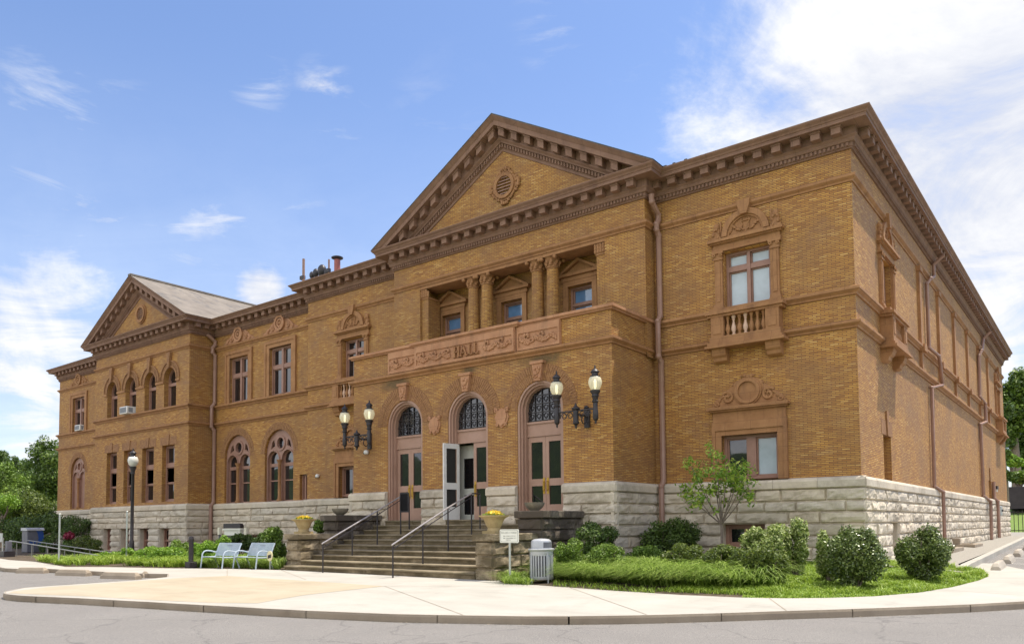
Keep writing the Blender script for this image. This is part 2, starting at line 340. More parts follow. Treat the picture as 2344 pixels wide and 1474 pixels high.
def struct(o, label=None, cat=None):
    o['kind'] = 'structure'
    if label: o['label'] = label
    if cat: o['category'] = cat
    return o
def rect(a, b, z0, z1): return [(a, z0), (b, z0), (b, z1), (a, z1)]
def arc(cx, cz, r, a0=0, a1=180, n=18, rz=None): return [(cx+r*math.cos(math.radians(a0+(a1-a0)*i/n)), cz+(rz or r)*math.sin(math.radians(a0+(a1-a0)*i/n))) for i in range(n+1)]
def arch(cx, hw, z0, zs, n=18): return [(cx-hw, z0), (cx+hw, z0)]+arc(cx, zs, hw, 0, 180, n)

# ================================================================ the hall
W, T, P, R, V, L = 30, 29.14, 26.39, 30.75, 28.82, 31.02
XR, XT, XTL, XP, XPL, XBL, XV, XVL, XLL = -6.97, -14.99, -30.07, -15.11, -30.19, -38.51, -49.98, -63.82, -75.87
YB, ZW, ZG = 81.6, 1.66, -2.2
bld = thing('public_hall', (-22.5, 30, -1.7), 'golden brick hall with pedimented front, triple arched entrance and pale rock-faced stone base', 'building')
def ashlar(mb, f, s0, s1, holes=(), zs=(1.27, .80, .40, -.04, -.50, -.95, -1.4, -1.85, -2.2), amp=.075):
    for zi in range(len(zs)-1):
        zt, zb = zs[zi]-.018, zs[zi+1]+.018; zm = (zt+zb)/2
        iv = [(s0, s1)]
        for a, b, c, d in holes:
            if c < zm < d: iv = [q for x, y in iv for q in ((x, min(y, a)), (max(x, b), y)) if q[1]-q[0] > .05]
        for x, y in iv:
            cuts = [x]; 
            while cuts[-1] < y:
                cuts.append(cuts[-1]+random.uniform(.9, 2.3))
            cuts[-1] = y
            if len(cuts) > 2 and cuts[-1]-cuts[-2] < .45: cuts.pop(-2)
            for a, b in zip(cuts, cuts[1:]):
                a += .014; b -= .014; nx = max(4, int((b-a)/.13)); sd = random.uniform(0, 99)
                ts = [0, .04/(b-a)]+[.04/(b-a)+(1-.08/(b-a))*i/(nx-1) for i in range(1, nx)]+[1]
                us = [0, .09, .28, .52, .76, .92, 1]; g = []
                for j, u in enumerate(us):
                    for i, t in enumerate(ts):
                        s_ = a+(b-a)*t; z = zb+(zt-zb)*u
                        if i in (0, len(ts)-1) or j in (0, len(us)-1): d = .03
                        else:
                            nz = noise.fractal(Vector((s_*2.2+sd, z*4+sd, sd)), .8, 2, 4)
                            d = -amp*(.75+.35*math.sin(math.pi*u))-.055*nz
                        g.append(f(s_, z, d))
                n = len(ts); mb.add(g, [(j*n+i, j*n+i+1, (j+1)*n+i+1, (j+1)*n+i) for j in range(len(us)-1) for i in range(n-1)])
def wall_part(f, x0, x1, z0, z1, holes=(), depth=.34, outline=None):
    mb = MB(); mb.wall(f, x0, x1, z0, z1, holes, depth, outline); return mb.build('wall', 'brick', bld)
fW, fT, fP, fR, fV, fL, fS = front(W), front(T), front(P), front(R), front(V), front(L), east(XR)
RC, LC = -10.97, -34.32          # centres of the two matching window bays
RD, LD = -11.04, -34.42
up_hole = lambda c: rect(c-.93, c+.93, 8.66, 10.95)
lo_hole = lambda c: rect(c-1.12, c+1.12, ZW, 3.5)
wall_part(fW, XT-.3, XR, ZW, 14.3, [up_hole(RC), lo_hole(RD)])
wall_part(fW, XBL, XTL+.3, ZW, 14.3, [up_hole(LC), lo_hole(LD)])
loggia = rect(-28.14, -16.95, 7.9, 12.54)
wall_part(fT, XTL, XT, 7.2, 14.3, [loggia], .1)
mb = MB(); mb.wall(fT, 0, 0, 0, 0, [], 0, [(-29.2, 14.3), (-15.86, 14.3), (-22.53, 18.3)]); mb.build('tympanum', 'brick', bld)
for f in (east(XT), west(XTL)): wall_part(f, T, W+.4, 7.0, 14.3)
AC, AH, AS = (-26.53, -22.57, -18.60), 1.17, 4.87
wall_part(fP, XPL, XP, .05, 8.45, [arch(c, AH, .1, AS) for c in AC], .42)
for f in (east(XP), west(XPL)): wall_part(f, P, W, .05, 8.45)
mb = MB(); mb.b3(XPL+.2, XP-.2, P+.5, W, 7.9, 8.0); mb.build('balcony_floor', 'conc', bld)
G1, G2, GL = -47.1, -42.42, -71.85
ru = [rect(-48.03, -45.86, 8.62, 11.76), rect(-43.45, -41.12, 8.62, 11.8)]
wall_part(fR, XV, XBL+.2, ZW, 14, ru+[arch(G1, 1.5, ZW, 4.85), arch(G2, 1.52, ZW, 4.83), rect(-40.25, -39.5, ZW, 3.3)], .3)
vx = [-61.07, -58.17, -55.27, -52.5]; vl = [(-61.82, -60.17), (-59.07, -57.42), (-56.3, -54.62), (-53.46, -51.78)]; vb = [(-61.98, -60.67), (-59.2, -57.85), (-56.36, -55.0), (-53.5, -52.14)]
wall_part(fV, XVL, XV, ZW, 14, [arch(c, .82, 8.55, 10.62) for c in vx]+[rect(a, b, 1.88, 5.9) for a, b in vl], .42)
mb = MB(); mb.wall(fV, 0, 0, 0, 0, [], 0, [(-63.2, 14), (-50.6, 14), (-56.9, 17.5)]); mb.build('tympanum', 'brick', bld)
wall_part(east(XV), V, R+.1, ZW, 14); wall_part(west(XVL), V, L+.2, ZW, 14)
wall_part(fL, XLL, XVL+.1, ZW, 14, [rect(-73.0, -70.7, 8.6, 11.66), arch(GL, 1.36, 1.8, 4.93)], .28)
wall_part(west(XLL), L, 56, ZW, 14); wall_part(west(XBL), W, R+.2, ZW, 14.3)
SC1, SC2 = 35.2, 76.4
wall_part(fS, W, YB, ZW, 14.3, [up_hole(SC1), up_hole(SC2), rect(33.7, 35.1, ZW, 3.5), rect(68.4, 69.9, ZW, 3.05)], .5)
mb = MB(); mb.quad((XR, YB, ZG), (-60, YB, ZG), (-60, YB, 14.3), (XR, YB, 14.3)); mb.quad((XLL, 56, ZG), (-60, 56, ZG), (-60, 56, 14), (XLL, 56, 14)); mb.quad((-60, 56, ZG), (-60, YB, ZG), (-60, YB, 14), (-60, 56, 14)); mb.build('wall', 'brick', bld)

# ---- stone base
def base(runs):
    for f, a, b, holes, za in runs:
        o_ = lambda s, z, d, f=f: f(s, z, d-.1)
        mb = MB(); ashlar(mb, o_, a, b, holes)
        mb.box(f, a, b, ZG, 1.27, -.07, .05) if not holes else None
        if holes:
            mb.wall(lambda s, z, d, f=f: f(s, z, d-.07), a, b, ZG, 1.27, [rect(p+.001, q-.001, r, min(t, 1.2)) for p, q, r, t in holes], .5)
        pr = [(0, 1.68), (.17, 1.62), (.21, 1.54), (.21, 1.3), (.13, 1.25), (.0, 1.25)]
        n = len(pr); ts = [a+(b-a)*i/max(1, int((b-a)/1.6)) for i in range(max(1, int((b-a)/1.6))+1)]
        for p, q in zip(ts, ts[1:]):
            mb.add([f(x, z, -o) for x in (p+.006, q-.006) for o, z in pr], [(j, (j+1) % n, (j+1) % n+n, j+n) for j in range(n)]+[tuple(range(n)), tuple(range(n, 2*n))])
        mb.build('stone_base', 'stone', bld)
vbh = [(a, b, -1.68, .0) for a, b in vb]
base([(fW, XP, XR+.17, [(-12.2, -10.5, -.95, -.04)], 0), (fS, W-.17, YB, [(34.1, 35.4, -1.4, -.04)], 0),
      (fP, XPL-.17, AC[0]-AH, [], 0), (fP, AC[0]+AH, AC[1]-AH, [], 0), (fP, AC[1]+AH, AC[2]-AH, [], 0), (fP, AC[2]+AH, XP+.17, [], 0),
      (east(XP), P-.17, W, [], 0), (west(XPL), P-.17, W, [], 0), (fW, XBL-.17, XPL, [], 0), (west(XBL), W-.17, R, [], 0),
      (fR, XV, XBL, [(-45.6, -43.6, -1.4, -.50)], 0), (fV, XVL-.17, XV+.17, vbh, 0), (east(XV), V-.17, R, [], 0), (fL, XLL-.17, XVL, [], 0), (west(XLL), L-.17, 56, [], 0)])

# ---- cornices, belts
def cornice(path, zb, zt, ov, first=0, last=0):
    k = (zt-zb)/1.08; mb = MB()
    z = lambda q: zb+q*k
    mb.sweep(path, [(0, z(0)), (.07, z(0)), (.07, z(.05)), (.10, z(.06)), (.10, z(.2)), (.17, z(.22)), (.2, z(.28)), (.2, z(.34)), (.27, z(.42)), (.27, z(.44)), (.23, z(.44)), (.23, z(.74)),
                    (ov-.16, z(.74)), (ov-.16, z(.87)), (ov-.13, z(.88)), (ov-.1, z(.94)), (ov-.03, z(1.0)), (ov, z(1.04)), (ov, z(1.08)), (0, z(1.08))])
    for i, (a, b) in enumerate(zip(path, path[1:])):
        a, b = Vector(a), Vector(b); d = (b-a); ln = d.length; d.normalize(); nrm = Vector((d.y, -d.x))
        def g(s, zz, o): q = a+d*s-nrm*o; return (q.x, q.y, zz)
        n = max(1, round(ln/.757)); st = ln/n
        if ln > 1.2:
            for j in range(n):
                c = st*(j+.5); mb.box(g, c-.165, c+.165, z(.44), z(.735), -(ov-.31), -.2); mb.box(g, c-.195, c+.195, z(.675), z(.73), -(ov-.27), -.2)
            m_ = int(ln/.158)
            for j in range(m_): c = (j+.5)*ln/m_; mb.box(g, c-.042, c+.042, z(.07), z(.195), -.165, -.09)
    return mb.build('cornice', 'cornice', bld)
hall_path = [(XBL, 40), (XBL, W), (XTL, W), (XTL, T), (XT, T), (XT, W), (XR, W), (XR, YB)]
cornice(hall_path, 13.77, 14.85, .88)
west_path = [(XLL, 56), (XLL, L), (XVL, L), (XVL, V), (XV, V), (XV, R), (XBL, R)]
cornice(west_path, 13.51, 14.59, .88)
def belt(path, z0, z1, ov, mat='terra'):
    mb = MB(); hh = z1-z0
    mb.sweep(path, [(0, z0), (ov*.3, z0), (ov*.35, z0+hh*.25), (ov*.75, z0+hh*.45), (ov, z0+hh*.6), (ov, z0+hh*.95), (ov*.9, z1), (0, z1+.03)]); return mb.build('belt_course', mat, bld)
belt(hall_path, 12.54, 12.8, .16); belt(west_path, 12.5, 12.74, .16)
belt([(XBL, 40), (XBL, W), (XTL, W)], 8.32, 8.6, .2); belt([(XT, W), (XR, W), (XR, YB)], 8.32, 8.6, .2)
belt([(XBL, 40), (XBL, W), (XPL, W), (XPL, P), (XP, P), (XP, W), (XR, W), (XR, YB)], 7.1, 7.36, .2)
belt(west_path, 8.32, 8.6, .2); belt(west_path, 7.12, 7.36, .18)

# ---- pediments and roofs
def pediment(xc, hw, y, zt, za, o):
    w = hw+o; sl = (za-zt)/w; mb = MB()
    pr = [(o, 0), (o, .05), (o-.04, .09), (o-.12, .2), (o-.16, .24), (o-.16, .47), (.25, .47), (.25, .86), (.3, .9), (.3, .95), (.2, 1.05), (.2, 1.12), (.1, 1.14), (.1, 1.33), (.05, 1.35), (.05, 1.5), (0, 1.52)]
    for sg in (-1, 1):
        vs = [(xc+sg*w*(1-t_), y-q, zt+(za-zt)*t_-d) for t in (0, 1) for q, d in pr for t_ in (1 if t else max(0, d-.01)/(za-zt),)]; n = len(pr)
        mb.add(vs, [(j, j+1, n+j+1, n+j) for j in range(n-1)]+[tuple(range(n))])
        ln = w
        N = int(ln/.72)
        for j in range(N):
            x = (j+.6)*ln/N
            if sl*(x-.2) < .87: continue
            for hwid, q0, q1, d0, d1 in ((.165, o-.31, .2, .49, .86), (.195, o-.27, .2, .48, .56)):
                f8 = []
                for q in (q0, q1):
                    for dd in (d1, d0):
                        for e in (-hwid, hwid): xx = x+e; f8.append((xc+sg*(w-xx), y-q, zt+sl*xx-dd))
                mb.add(f8, [(0, 1, 3, 2), (4, 6, 7, 5), (0, 4, 5, 1), (2, 3, 7, 6), (0, 2, 6, 4), (1, 5, 7, 3)])
        N = int(ln/.16)
        for j in range(N):
            x = (j+.5)*ln/N
            if sl*(x-.05) < 1.33: continue
            f8 = [(xc+sg*(w-x-e), y-q, zt+sl*(x+e)-dd) for q in (.165, .09) for dd in (1.32, 1.15) for e in (-.042, .042)]
            mb.add(f8, [(0, 1, 3, 2), (4, 6, 7, 5), (0, 4, 5, 1), (2, 3, 7, 6), (0, 2, 6, 4), (1, 5, 7, 3)])
    return mb.build('pediment', 'cornice', bld)
pediment(-22.53, 7.54, T, 14.85, 19.63, .88); pediment(-56.9, 6.92, V, 14.59, 18.81, .88)
def oculus(x, z, r, y, fancy):
    mb = MB(); f = front(y)
    mb.band(f, arc(x, z, r, 0, 360, 28), arc(x, z, r*1.35, 0, 360, 28), -.16, 0); mb.band(f, arc(x, z, r*1.35, 0, 360, 28), arc(x, z, r*1.55, 0, 360, 28), -.08, 0)
    rnd = random.Random(3)
    if fancy:
        for k in range(64):
            a = rnd.uniform(0, 2*math.pi); q = r*(1.45+.4*abs(math.cos(2*a))*rnd.random()); mb.ball((x+q*math.cos(a), y-.06, z+q*1.05*math.sin(a)), rnd.uniform(.05, .09), 1, .8, 1, 6, 4)
        for a in (0, 90, 180, 270):
            for t in (-.16, 0, .16): mb.ball((x+r*1.85*math.cos(math.radians(a)+t), y-.08, z+r*1.85*math.sin(math.radians(a)+t)), .1, 1, .8, 1, 6, 4)
    o = mb.build('oculus', 'terra', bld, True)
    s = MB(); s.prism(f, arc(x, z, r, 0, 360, 24)[:-1], .12, .14)
    s.build('vent_backing', 'void', o)
    s = MB()
    for k in range(6):
        zz = z-r+.08+k*r*2/6; hw = math.sqrt(max(.01, r*r-(zz-z)**2))
        s.add([(x-hw, y-.1, zz), (x+hw, y-.1, zz), (x+hw, y+.06, zz+.1), (x-hw, y+.06, zz+.1), (x-hw, y-.1, zz+.04), (x+hw, y-.1, zz+.04), (x+hw, y+.06, zz+.14), (x-hw, y+.06, zz+.14)], [(0, 1, 2, 3), (4, 5, 6, 7), (0, 1, 5, 4), (2, 3, 7, 6)])
    s.build('louvre', 'frame', o)
oculus(-22.42, 16.36, .46, T, True); oculus(-56.72, 16.03, .48, V, False)
mb = MB()     # main hipped roof with the temple gable
ez, o = 14.86, .86
A = [(XBL-o, W-o, ez), (XR+o, W-o, ez), (XR+o, YB+.5, ez), (XBL-o, YB+.5, ez)]
mb.add(A+[(-22.5, 46, 19), (-22.5, 70, 19)], [(0, 1, 4), (1, 2, 5, 4), (2, 3, 5), (3, 0, 4, 5)])
g0 = [(-22.53-8.44, T-.9, 14.88), (-22.53, T-.9, 19.67), (-22.53+8.44, T-.9, 14.88)]
mb.add(g0+[(x, 48, z) for x, _, z in g0]+[(x, y, z-.05) for x, y, z in g0], [(0, 1, 4, 3), (1, 2, 5, 4), (0, 1, 7, 6), (1, 2, 8, 7)])
for k in range(60):   # ragged shingle edge above the gutter
    x = -15+k*.13; mb.b3(x, x+.12, W-o+.05, W-o+.4, ez, ez+random.choice((.02, .03, .05, .07))*(1 if k < 22 else .3))
mb.build('roof', 'shingle', bld)
mb = MB(); g0 = [(-56.9-7.82, V-.9, 14.6), (-56.9, V-.9, 18.86), (-56.9+7.82, V-.9, 14.6)]
mb.add(g0+[(x, 46, z) for x, _, z in g0], [(0, 1, 4, 3), (1, 2, 5, 4)])
mb.b3(-57.1, -56.7, V-.9, 46, 18.8, 18.93)
mb.add([(XLL-o, L-o, 14.6), (XBL, R-o, 14.6), (XBL, 43, 17.4), (XLL-o, 43, 17.4), (XLL-o, 57, 14.6), (XBL, 57, 14.6)], [(0, 1, 2, 3), (3, 2, 5, 4)])
mb.build('roof', 'slate', bld)

# ---- windows
def panes(f, rects, d, glass, par):
    s = MB()
    for a, b, z0, z1 in rects: s.quad(f(a, z0, d), f(b, z0, d), f(b, z1, d), f(a, z1, d))
    return s.build('pane', glass, par)
def frame_bits(f, x0, x1, z0, z1, d, bars_x=(), bars_z=(), w=.1, bw=.13):
    """frame with vertical bars and horizontal bars; returns mesh builder and the light openings"""
    mb = MB()
    for a, b in ((x0, x0+w), (x1-w, x1)): mb.box(f, a, b, z0, z1, d-.04, d+.14)
    for a, b in ((z0, z0+w), (z1-w, z1)): mb.box(f, x0+w, x1-w, a, b, d-.035, d+.14)
    xs = [x0+w]+[q for c in bars_x for q in (c-bw/2, c+bw/2)]+[x1-w]; zs = [z0+w]+[q for c, t in bars_z for q in (c-t/2, c+t/2)]+[z1-w]
    for c in bars_x: mb.box(f, c-bw/2, c+bw/2, z0+w, z1-w, d-.06, d+.14)
    cols = list(zip(xs[::2], xs[1::2])); rows = list(zip(zs[::2], zs[1::2]))
    for c, t in bars_z:
        for a, b in cols: mb.box(f, a, b, c-t/2, c+t/2, d-.03, d+.14)
    out = []
    for a, b in cols:
        for p, q in rows:
            e = .055     # sash
            for s0, s1, t0, t1 in ((a, a+e, p, q), (b-e, b, p, q), (a+e, b-e, p, p+e), (a+e, b-e, q-e, q)): mb.box(f, s0, s1, t0, t1, d+.05, d+.13)
            out.append((a+e, b-e, p+e, q-e))
    return mb, out
def relief(mb, f, pts, r, d=-.06, seed=1):
    rnd = random.Random(seed)
    for a, z in pts:
        x, y, zz = f(a+rnd.uniform(-.02, .02), z+rnd.uniform(-.02, .02), d); mb.ball((x, y, zz), r*rnd.uniform(.7, 1.25), 1, 1, 1, 6, 4)
def curl(mb, f, cx, cz, r, sg=1, d=-.08, th=.05):
    pts = []
    for i in range(20):
        t = i/19; q = r*(1-.82*t); a = math.pi*(.2+2.6*t); pts.append(f(cx+sg*q*math.cos(a), cz+q*math.sin(a), d))
    mb.tube(pts, th, 6)
def grand_window(f, c, d, blind, alternate):
    mb, lights = frame_bits(f, c-.93, c+.93, 8.66, 10.95, d, [c], [(10.27, .2)])
    w = mb.build('window', 'frame', bld); panes(f, lights, d+.1, 'blind' if blind else 'glass', w)
    s = MB()
    for sg in (-1, 1):
        q = lambda a, b, z0, z1, dd: s.box(f, min(c+sg*a, c+sg*b), max(c+sg*a, c+sg*b), z0, z1, -dd, .06)
        q(.93, 1.37, 8.6, 8.72, .2); q(.95, 1.34, 8.72, 8.84, .16); q(.98, 1.3, 8.84, 10.66, .11); q(1.06, 1.22, 8.95, 10.55, .14); q(.95, 1.34, 10.66, 10.72, .16); q(.98, 1.32, 10.72, 10.92, .13); q(.91, 1.4, 10.92, 11.0, .19)
        for t in (-.14, .14): curl(s, f, c+sg*1.15+t, 10.86, .08, 1, -.17, .03)
        q(1.0, 1.42, 11.47, 11.62, .12); q(1.06, 1.34, 11.62, 11.95, .1); s.ball(f(c+sg*1.2, 12.05, -.06), .13, 1, .8, 1.2, 8, 6); relief(s, f, [(c+sg*(1.2+.12*math.cos(k)), 11.75+.2*math.sin(k)) for k in range(7)], .06, -.1, 5)
        q(1.0, 1.06, 11.62, 12.25, .05)
    s.box(f, c-1.4, c+1.4, 11.0, 11.12, -.13, 0); s.box(f, c-1.36, c+1.36, 11.12, 11.3, -.10, 0); s.box(f, c-1.46, c+1.46, 11.3, 11.36, -.2, 0); s.box(f, c-1.53, c+1.53, 11.36, 11.47, -.3, 0)
    s.band(f, arc(c, 11.56, .74), arc(c, 11.56, .96), -.17, 0); s.band(f, arc(c, 11.56, .66), arc(c, 11.56, .74), -.1, 0); s.box(f, c-.96, c+.96, 11.47, 11.57, -.12, 0)
    s.prism(f, arc(c, 11.56, .74), -.03, 0)
    s.prism(f, [(c-.13, 12.28), (c+.13, 12.28), (c+.24, 12.62), (c+.27, 12.84), (c-.27, 12.84), (c-.24, 12.62)], -.27, 0)
    for sg in (-1, 1):
        s.tube([f(c+sg*x, z, -.07) for x, z in ((.05, 11.68), (.16, 11.76), (.12, 11.92), (.19, 12.08), (.13, 12.16))], .025, 6)
        relief(s, f, [(c+sg*(.2+.45*t), 11.64+.25*math.sin(2.6*t)+.05*math.cos(9*t)) for t in [i/14 for i in range(15)]], .055, -.05, 8)
    s.box(f, c-.17, c+.17, 12.05, 12.09, -.08, 0)
    s.build('surround', 'terra', w, True)
    b = MB()
    b.box(f, c-1.5, c+1.5, 8.24, 8.34, -.5, 0); b.box(f, c-1.57, c+1.57, 8.34, 8.46, -.58, 0); b.box(f, c-1.45, c+1.45, 8.46, 8.6, -.42, .03)
    for sg in (-1, 1):
        a0, a1 = sorted((c+sg*.84, c+sg*1.36)); b.box(f, a0, a1, 7.44, 8.24, -.48, 0); b.box(f, a0+.1, a1-.1, 7.55, 8.12, -.505, 0)
        k0, k1 = sorted((c+sg*.8, c+sg*1.36))
        b.prism(lambda s_, z, d_, f=f: f(k0+(k1-k0)*(d_), z, -s_), [(0, 6.98), (.46, 6.98), (.46, 6.86), (.4, 6.7), (.3, 6.62), (.26, 6.5), (.12, 6.44), (0, 6.44)], 0, 1)
    b.box(f, c-1.42, c+1.42, 7.2, 7.44, -.5, 0); b.box(f, c-1.5, c+1.5, 7.08, 7.2, -.56, 0); b.box(f, c-1.58, c+1.58, 6.98, 7.08, -.64, 0)
    bo = b.build('balcony', 'terra', bld)
    for k in range(7):
        x, y, z = f(c-.72+k*.24, 7.44, -.3); m2 = MB()
        m2.lathe((x, y, z), [(.085, 0), (.085, .06), (.05, .08), (.055, .12), (.1, .24), (.095, .32), (.045, .5), (.04, .6), (.065, .64), (.045, .67), (.08, .72), (.08, .8)], 10)
        pale = alternate and k in (1, 3); bb = m2.build('baluster', 'newclay' if pale else 'terra', bo, True)
        if pale: bb['label'] = 'pale replacement baluster'
def low_window(f, c, d):
    mb, lights = frame_bits(f, c-1.12, c+1.12, 1.74, 3.5, d, [c], [], .12, .36)
    w = mb.build('window', 'frame', bld)
    panes(f, lights[:1], d+.1, 'glass', w); panes(f, lights[1:], d+.1, 'blind' if c > -20 else 'glass', w)
    s = MB()
    s.plate(f, rect(c-1.46, c+1.46, ZW+.02, 3.8), [rect(c-1.12, c+1.12, ZW+.021, 3.5)], -.1, .04); s.plate(f, rect(c-1.5, c+1.5, ZW+.03, 3.86), [rect(c-1.36, c+1.36, ZW+.031, 3.7)], -.15, 0)
    s.box(f, c-1.5, c+1.5, 3.86, 4.06, -.12, 0); s.box(f, c-1.46, c+1.46, 4.06, 4.46, -.08, 0); s.box(f, c-1.53, c+1.53, 4.46, 4.53, -.2, 0); s.box(f, c-1.62, c+1.62, 4.53, 4.65, -.3, 0)
    s.prism(f, [(c-1.5, 4.65), (c+1.5, 4.65), (c+1.42, 4.85), (c+1.1, 5.12), (c+.75, 5.38), (c+.5, 5.62), (c+.2, 5.76), (c-.2, 5.76), (c-.5, 5.62), (c-.75, 5.38), (c-1.1, 5.12), (c-1.42, 4.85)], -.05, 0)
    s.band(f, arc(c, 5.2, .38, 0, 360, 30), arc(c, 5.2, .5, 0, 360, 30), -.17, 0); s.band(f, arc(c, 5.2, .5, 0, 360, 30), arc(c, 5.2, .56, 0, 360, 30), -.11, 0); s.prism(f, arc(c, 5.2, .4, 0, 360, 30)[:-1], -.08, 0)
    for sg in (-1, 1):
        curl(s, f, c+sg*.82, 5.0, .26, sg, -.08, .055); curl(s, f, c+sg*1.26, 4.8, .14, -sg, -.07, .04)
        relief(s, f, [(c+sg*(.82+.14*math.cos(k*.8)), 5.0+.14*math.sin(k*.8)) for k in range(8)]+[(c+sg*(1.0+.35*k/5), 5.1-.32*k/5) for k in range(6)]+[(c+sg*.62, 5.5), (c+sg*.5, 5.72), (c+sg*.25, 5.8)], .06, -.06, 4)
    relief(s, f, [(c+.08*k, 5.8) for k in (-2, -1, 0, 1, 2)], .07, -.08, 2)
    s.build('surround', 'terra', w, True)
for f, c, bl, al in ((fW, RC, True, True), (fW, LC, False, True), (fS, SC1, False, False), (fS, SC2, False, False)): grand_window(f, c, .26, bl, al)
low_window(fW, RD, .24); low_window(fW, LD, .24)
def plain_window(f, x0, x1, z0, z1, d, bx=(), bz=(), w=.09, bw=.12, glass='glass'):
    mb, li = frame_bits(f, x0, x1, z0, z1, d, bx, bz, w, bw); o = mb.build('window', 'frame', bld); panes(f, li, d+.1, glass, o); return o
def arch_sash(f, c, hw, z0, zs, d, par, zt, zm=None):
    mb = MB(); inn = arc(c, zs, hw-.11); out = arc(c, zs, hw)
    mb.band(f, [(c+hw-.11, z0)]+inn+[(c-hw+.11, z0)], [(c+hw, z0)]+out+[(c-hw, z0)], d-.02, d+.14); mb.box(f, c-hw+.1, c+hw-.1, zt-.11, zt+.11, d-.03, d+.14)
    mb.box(f, c-hw+.1, c+hw-.1, z0, z0+.1, d-.01, d+.14)
    if zm: mb.box(f, c-hw+.1, c+hw-.1, zm-.035, zm+.035, d+.02, d+.14)
    for sg in (-1, 1): mb.box(f, min(c+sg*(hw-.11), c+sg*(hw-.19)), max(c+sg*(hw-.11), c+sg*(hw-.19)), z0+.1, zs, d+.05, d+.13)
    o = mb.build('window' if par is bld else 'sash', 'frame', par)
    return o
def arch_panes(f, c, hw, z0, zs, d, par, glass='glass'):
    s = MB(); s.prism(f, arch(c, hw, z0, zs, 14), d, d+.01); s.build('pane', glass, par)
def voussoirs(mb, f, c, zs, r0, r1, n, d0, d1, tiers=1, a0=0, a1=180):
    for t in range(tiers):
        p, q = r0+(r1-r0)*t/tiers, r0+(r1-r0)*(t+1)/tiers
        for i in range(n):
            u0 = math.radians(a0+(a1-a0)*(i+.1)/n); u1 = math.radians(a0+(a1-a0)*(i+.9)/n); dd = d0-random.uniform(0, .012)
            po = [(c+r*math.cos(a), zs+r*math.sin(a)) for r, a in ((p+.012, u0), (q-.012, u0), (q-.012, u1), (p+.012, u1))]; mb.prism(f, po, dd, d1)
# pavilion
for k, c in enumerate(vx):
    o = arch_sash(fV, c, .82, 8.62, 10.62, .36, bld, 10.28); arch_panes(fV, c, .75, 8.62, 10.62, .46, o)
    s = MB(); s.band(fV, arc(c, 10.62, .82, 0, 180), arc(c, 10.62, .97, 0, 180), -.06, 0); voussoirs(s, fV, c, 10.62, .97, 1.22, 26, -.03, 0); s.band(fV, arc(c, 10.62, 1.22), arc(c, 10.62, 1.32), -.09, 0)
    s.prism(fV, [(c-.1, 11.4), (c+.1, 11.4), (c+.18, 12.0), (c+.26, 12.5), (c-.26, 12.5), (c-.18, 12.0)], -.2, 0); s.build('arch_moulding', 'archbrick', o)
xs = [vx[0]-1.3]+[q for c in vx for q in (c-.82, c+.82)]+[vx[3]+1.3]
for a, b in zip(xs[::2], xs[1::2]): s = MB(); s.box(fV, a, b, 10.38, 10.55, -.08, 0); s.build('impost_band', 'terra', bld)
for a, b in vl:
    o = plain_window(fV, a, b, 1.9, 5.88, .34, [], [(4.48, .3), (3.2, .07)], .13)
    s = MB(); s.box(fV, a-.3, b+.3, 5.9, 6.5, -.015, 0); c = (a+b)/2; s.prism(fV, [(c-.12, 5.9), (c+.12, 5.9), (c+.2, 6.62), (c-.2, 6.62)], -.06, 0); s.build('lintel', 'archbrick', o)
for a, b in vb: plain_window(fV, a, b, -1.68, -.02, .3, [(a+b)/2], [(-.9, .08)], .1, .1)
plain_window(fR, -45.6, -43.6, -1.4, -.5, .3, [-44.6], []); plain_window(fW, -12.2, -10.5, -.95, -.04, .28, [-11.35], [], .14); plain_window(fS, 34.1, 35.4, -1.4, -.04, .3)
# recess and far-left upper windows
for f, a, b, z1 in ((fR, -48.03, -45.86, 11.76), (fR, -43.45, -41.12, 11.8), (fL, -73.0, -70.7, 11.66)):
    c = (a+b)/2; o = plain_window(f, a, b, 8.6, z1, .2, [c], [(10.52, .26)], .12, .2); s = MB()
    s.plate(f, rect(a-.38, b+.38, 8.6, z1+.34), [rect(a, b, 8.601, z1)], -.08, .02); s.plate(f, rect(a-.5, b+.5, 8.59, z1+.46), [rect(a-.3, b+.3, 8.591, z1+.26)], -.13, 0); s.build('surround', 'terra', o)
for f, c, z in ((fR, -46.95, 13.3), (fR, -42.28, 13.32), (fL, -71.85, 13.25)):
    s = MB(); s.prism(f, [(c-1.9, 12.8), (c+1.9, 12.8), (c+1.3, 13.1), (c+.75, 13.55), (c+.35, 13.8), (c-.35, 13.8), (c-.75, 13.55), (c-1.3, 13.1)], -.05, 0)
    for r0, r1, d in ((.36, .52, -.2), (.18, .3, -.16)): s.band(f, arc(c, z, r0, 0, 360, 26), arc(c, z, r1, 0, 360, 26), d, 0)
    s.ball(f(c, z, -.1), .12)
    for sg in (-1, 1):
        curl(s, f, c+sg*.85, 13.05, .2, sg, -.08, .06); curl(s, f, c+sg*1.3, 12.95, .12, -sg, -.08, .05); relief(s, f, [(c+sg*(.6+.1*k), 13.35-.05*k) for k in range(9)], .07, -.06, 6)
    s.build('relief_panel', 'terra_pale' if f is fR else 'terra', bld, True)
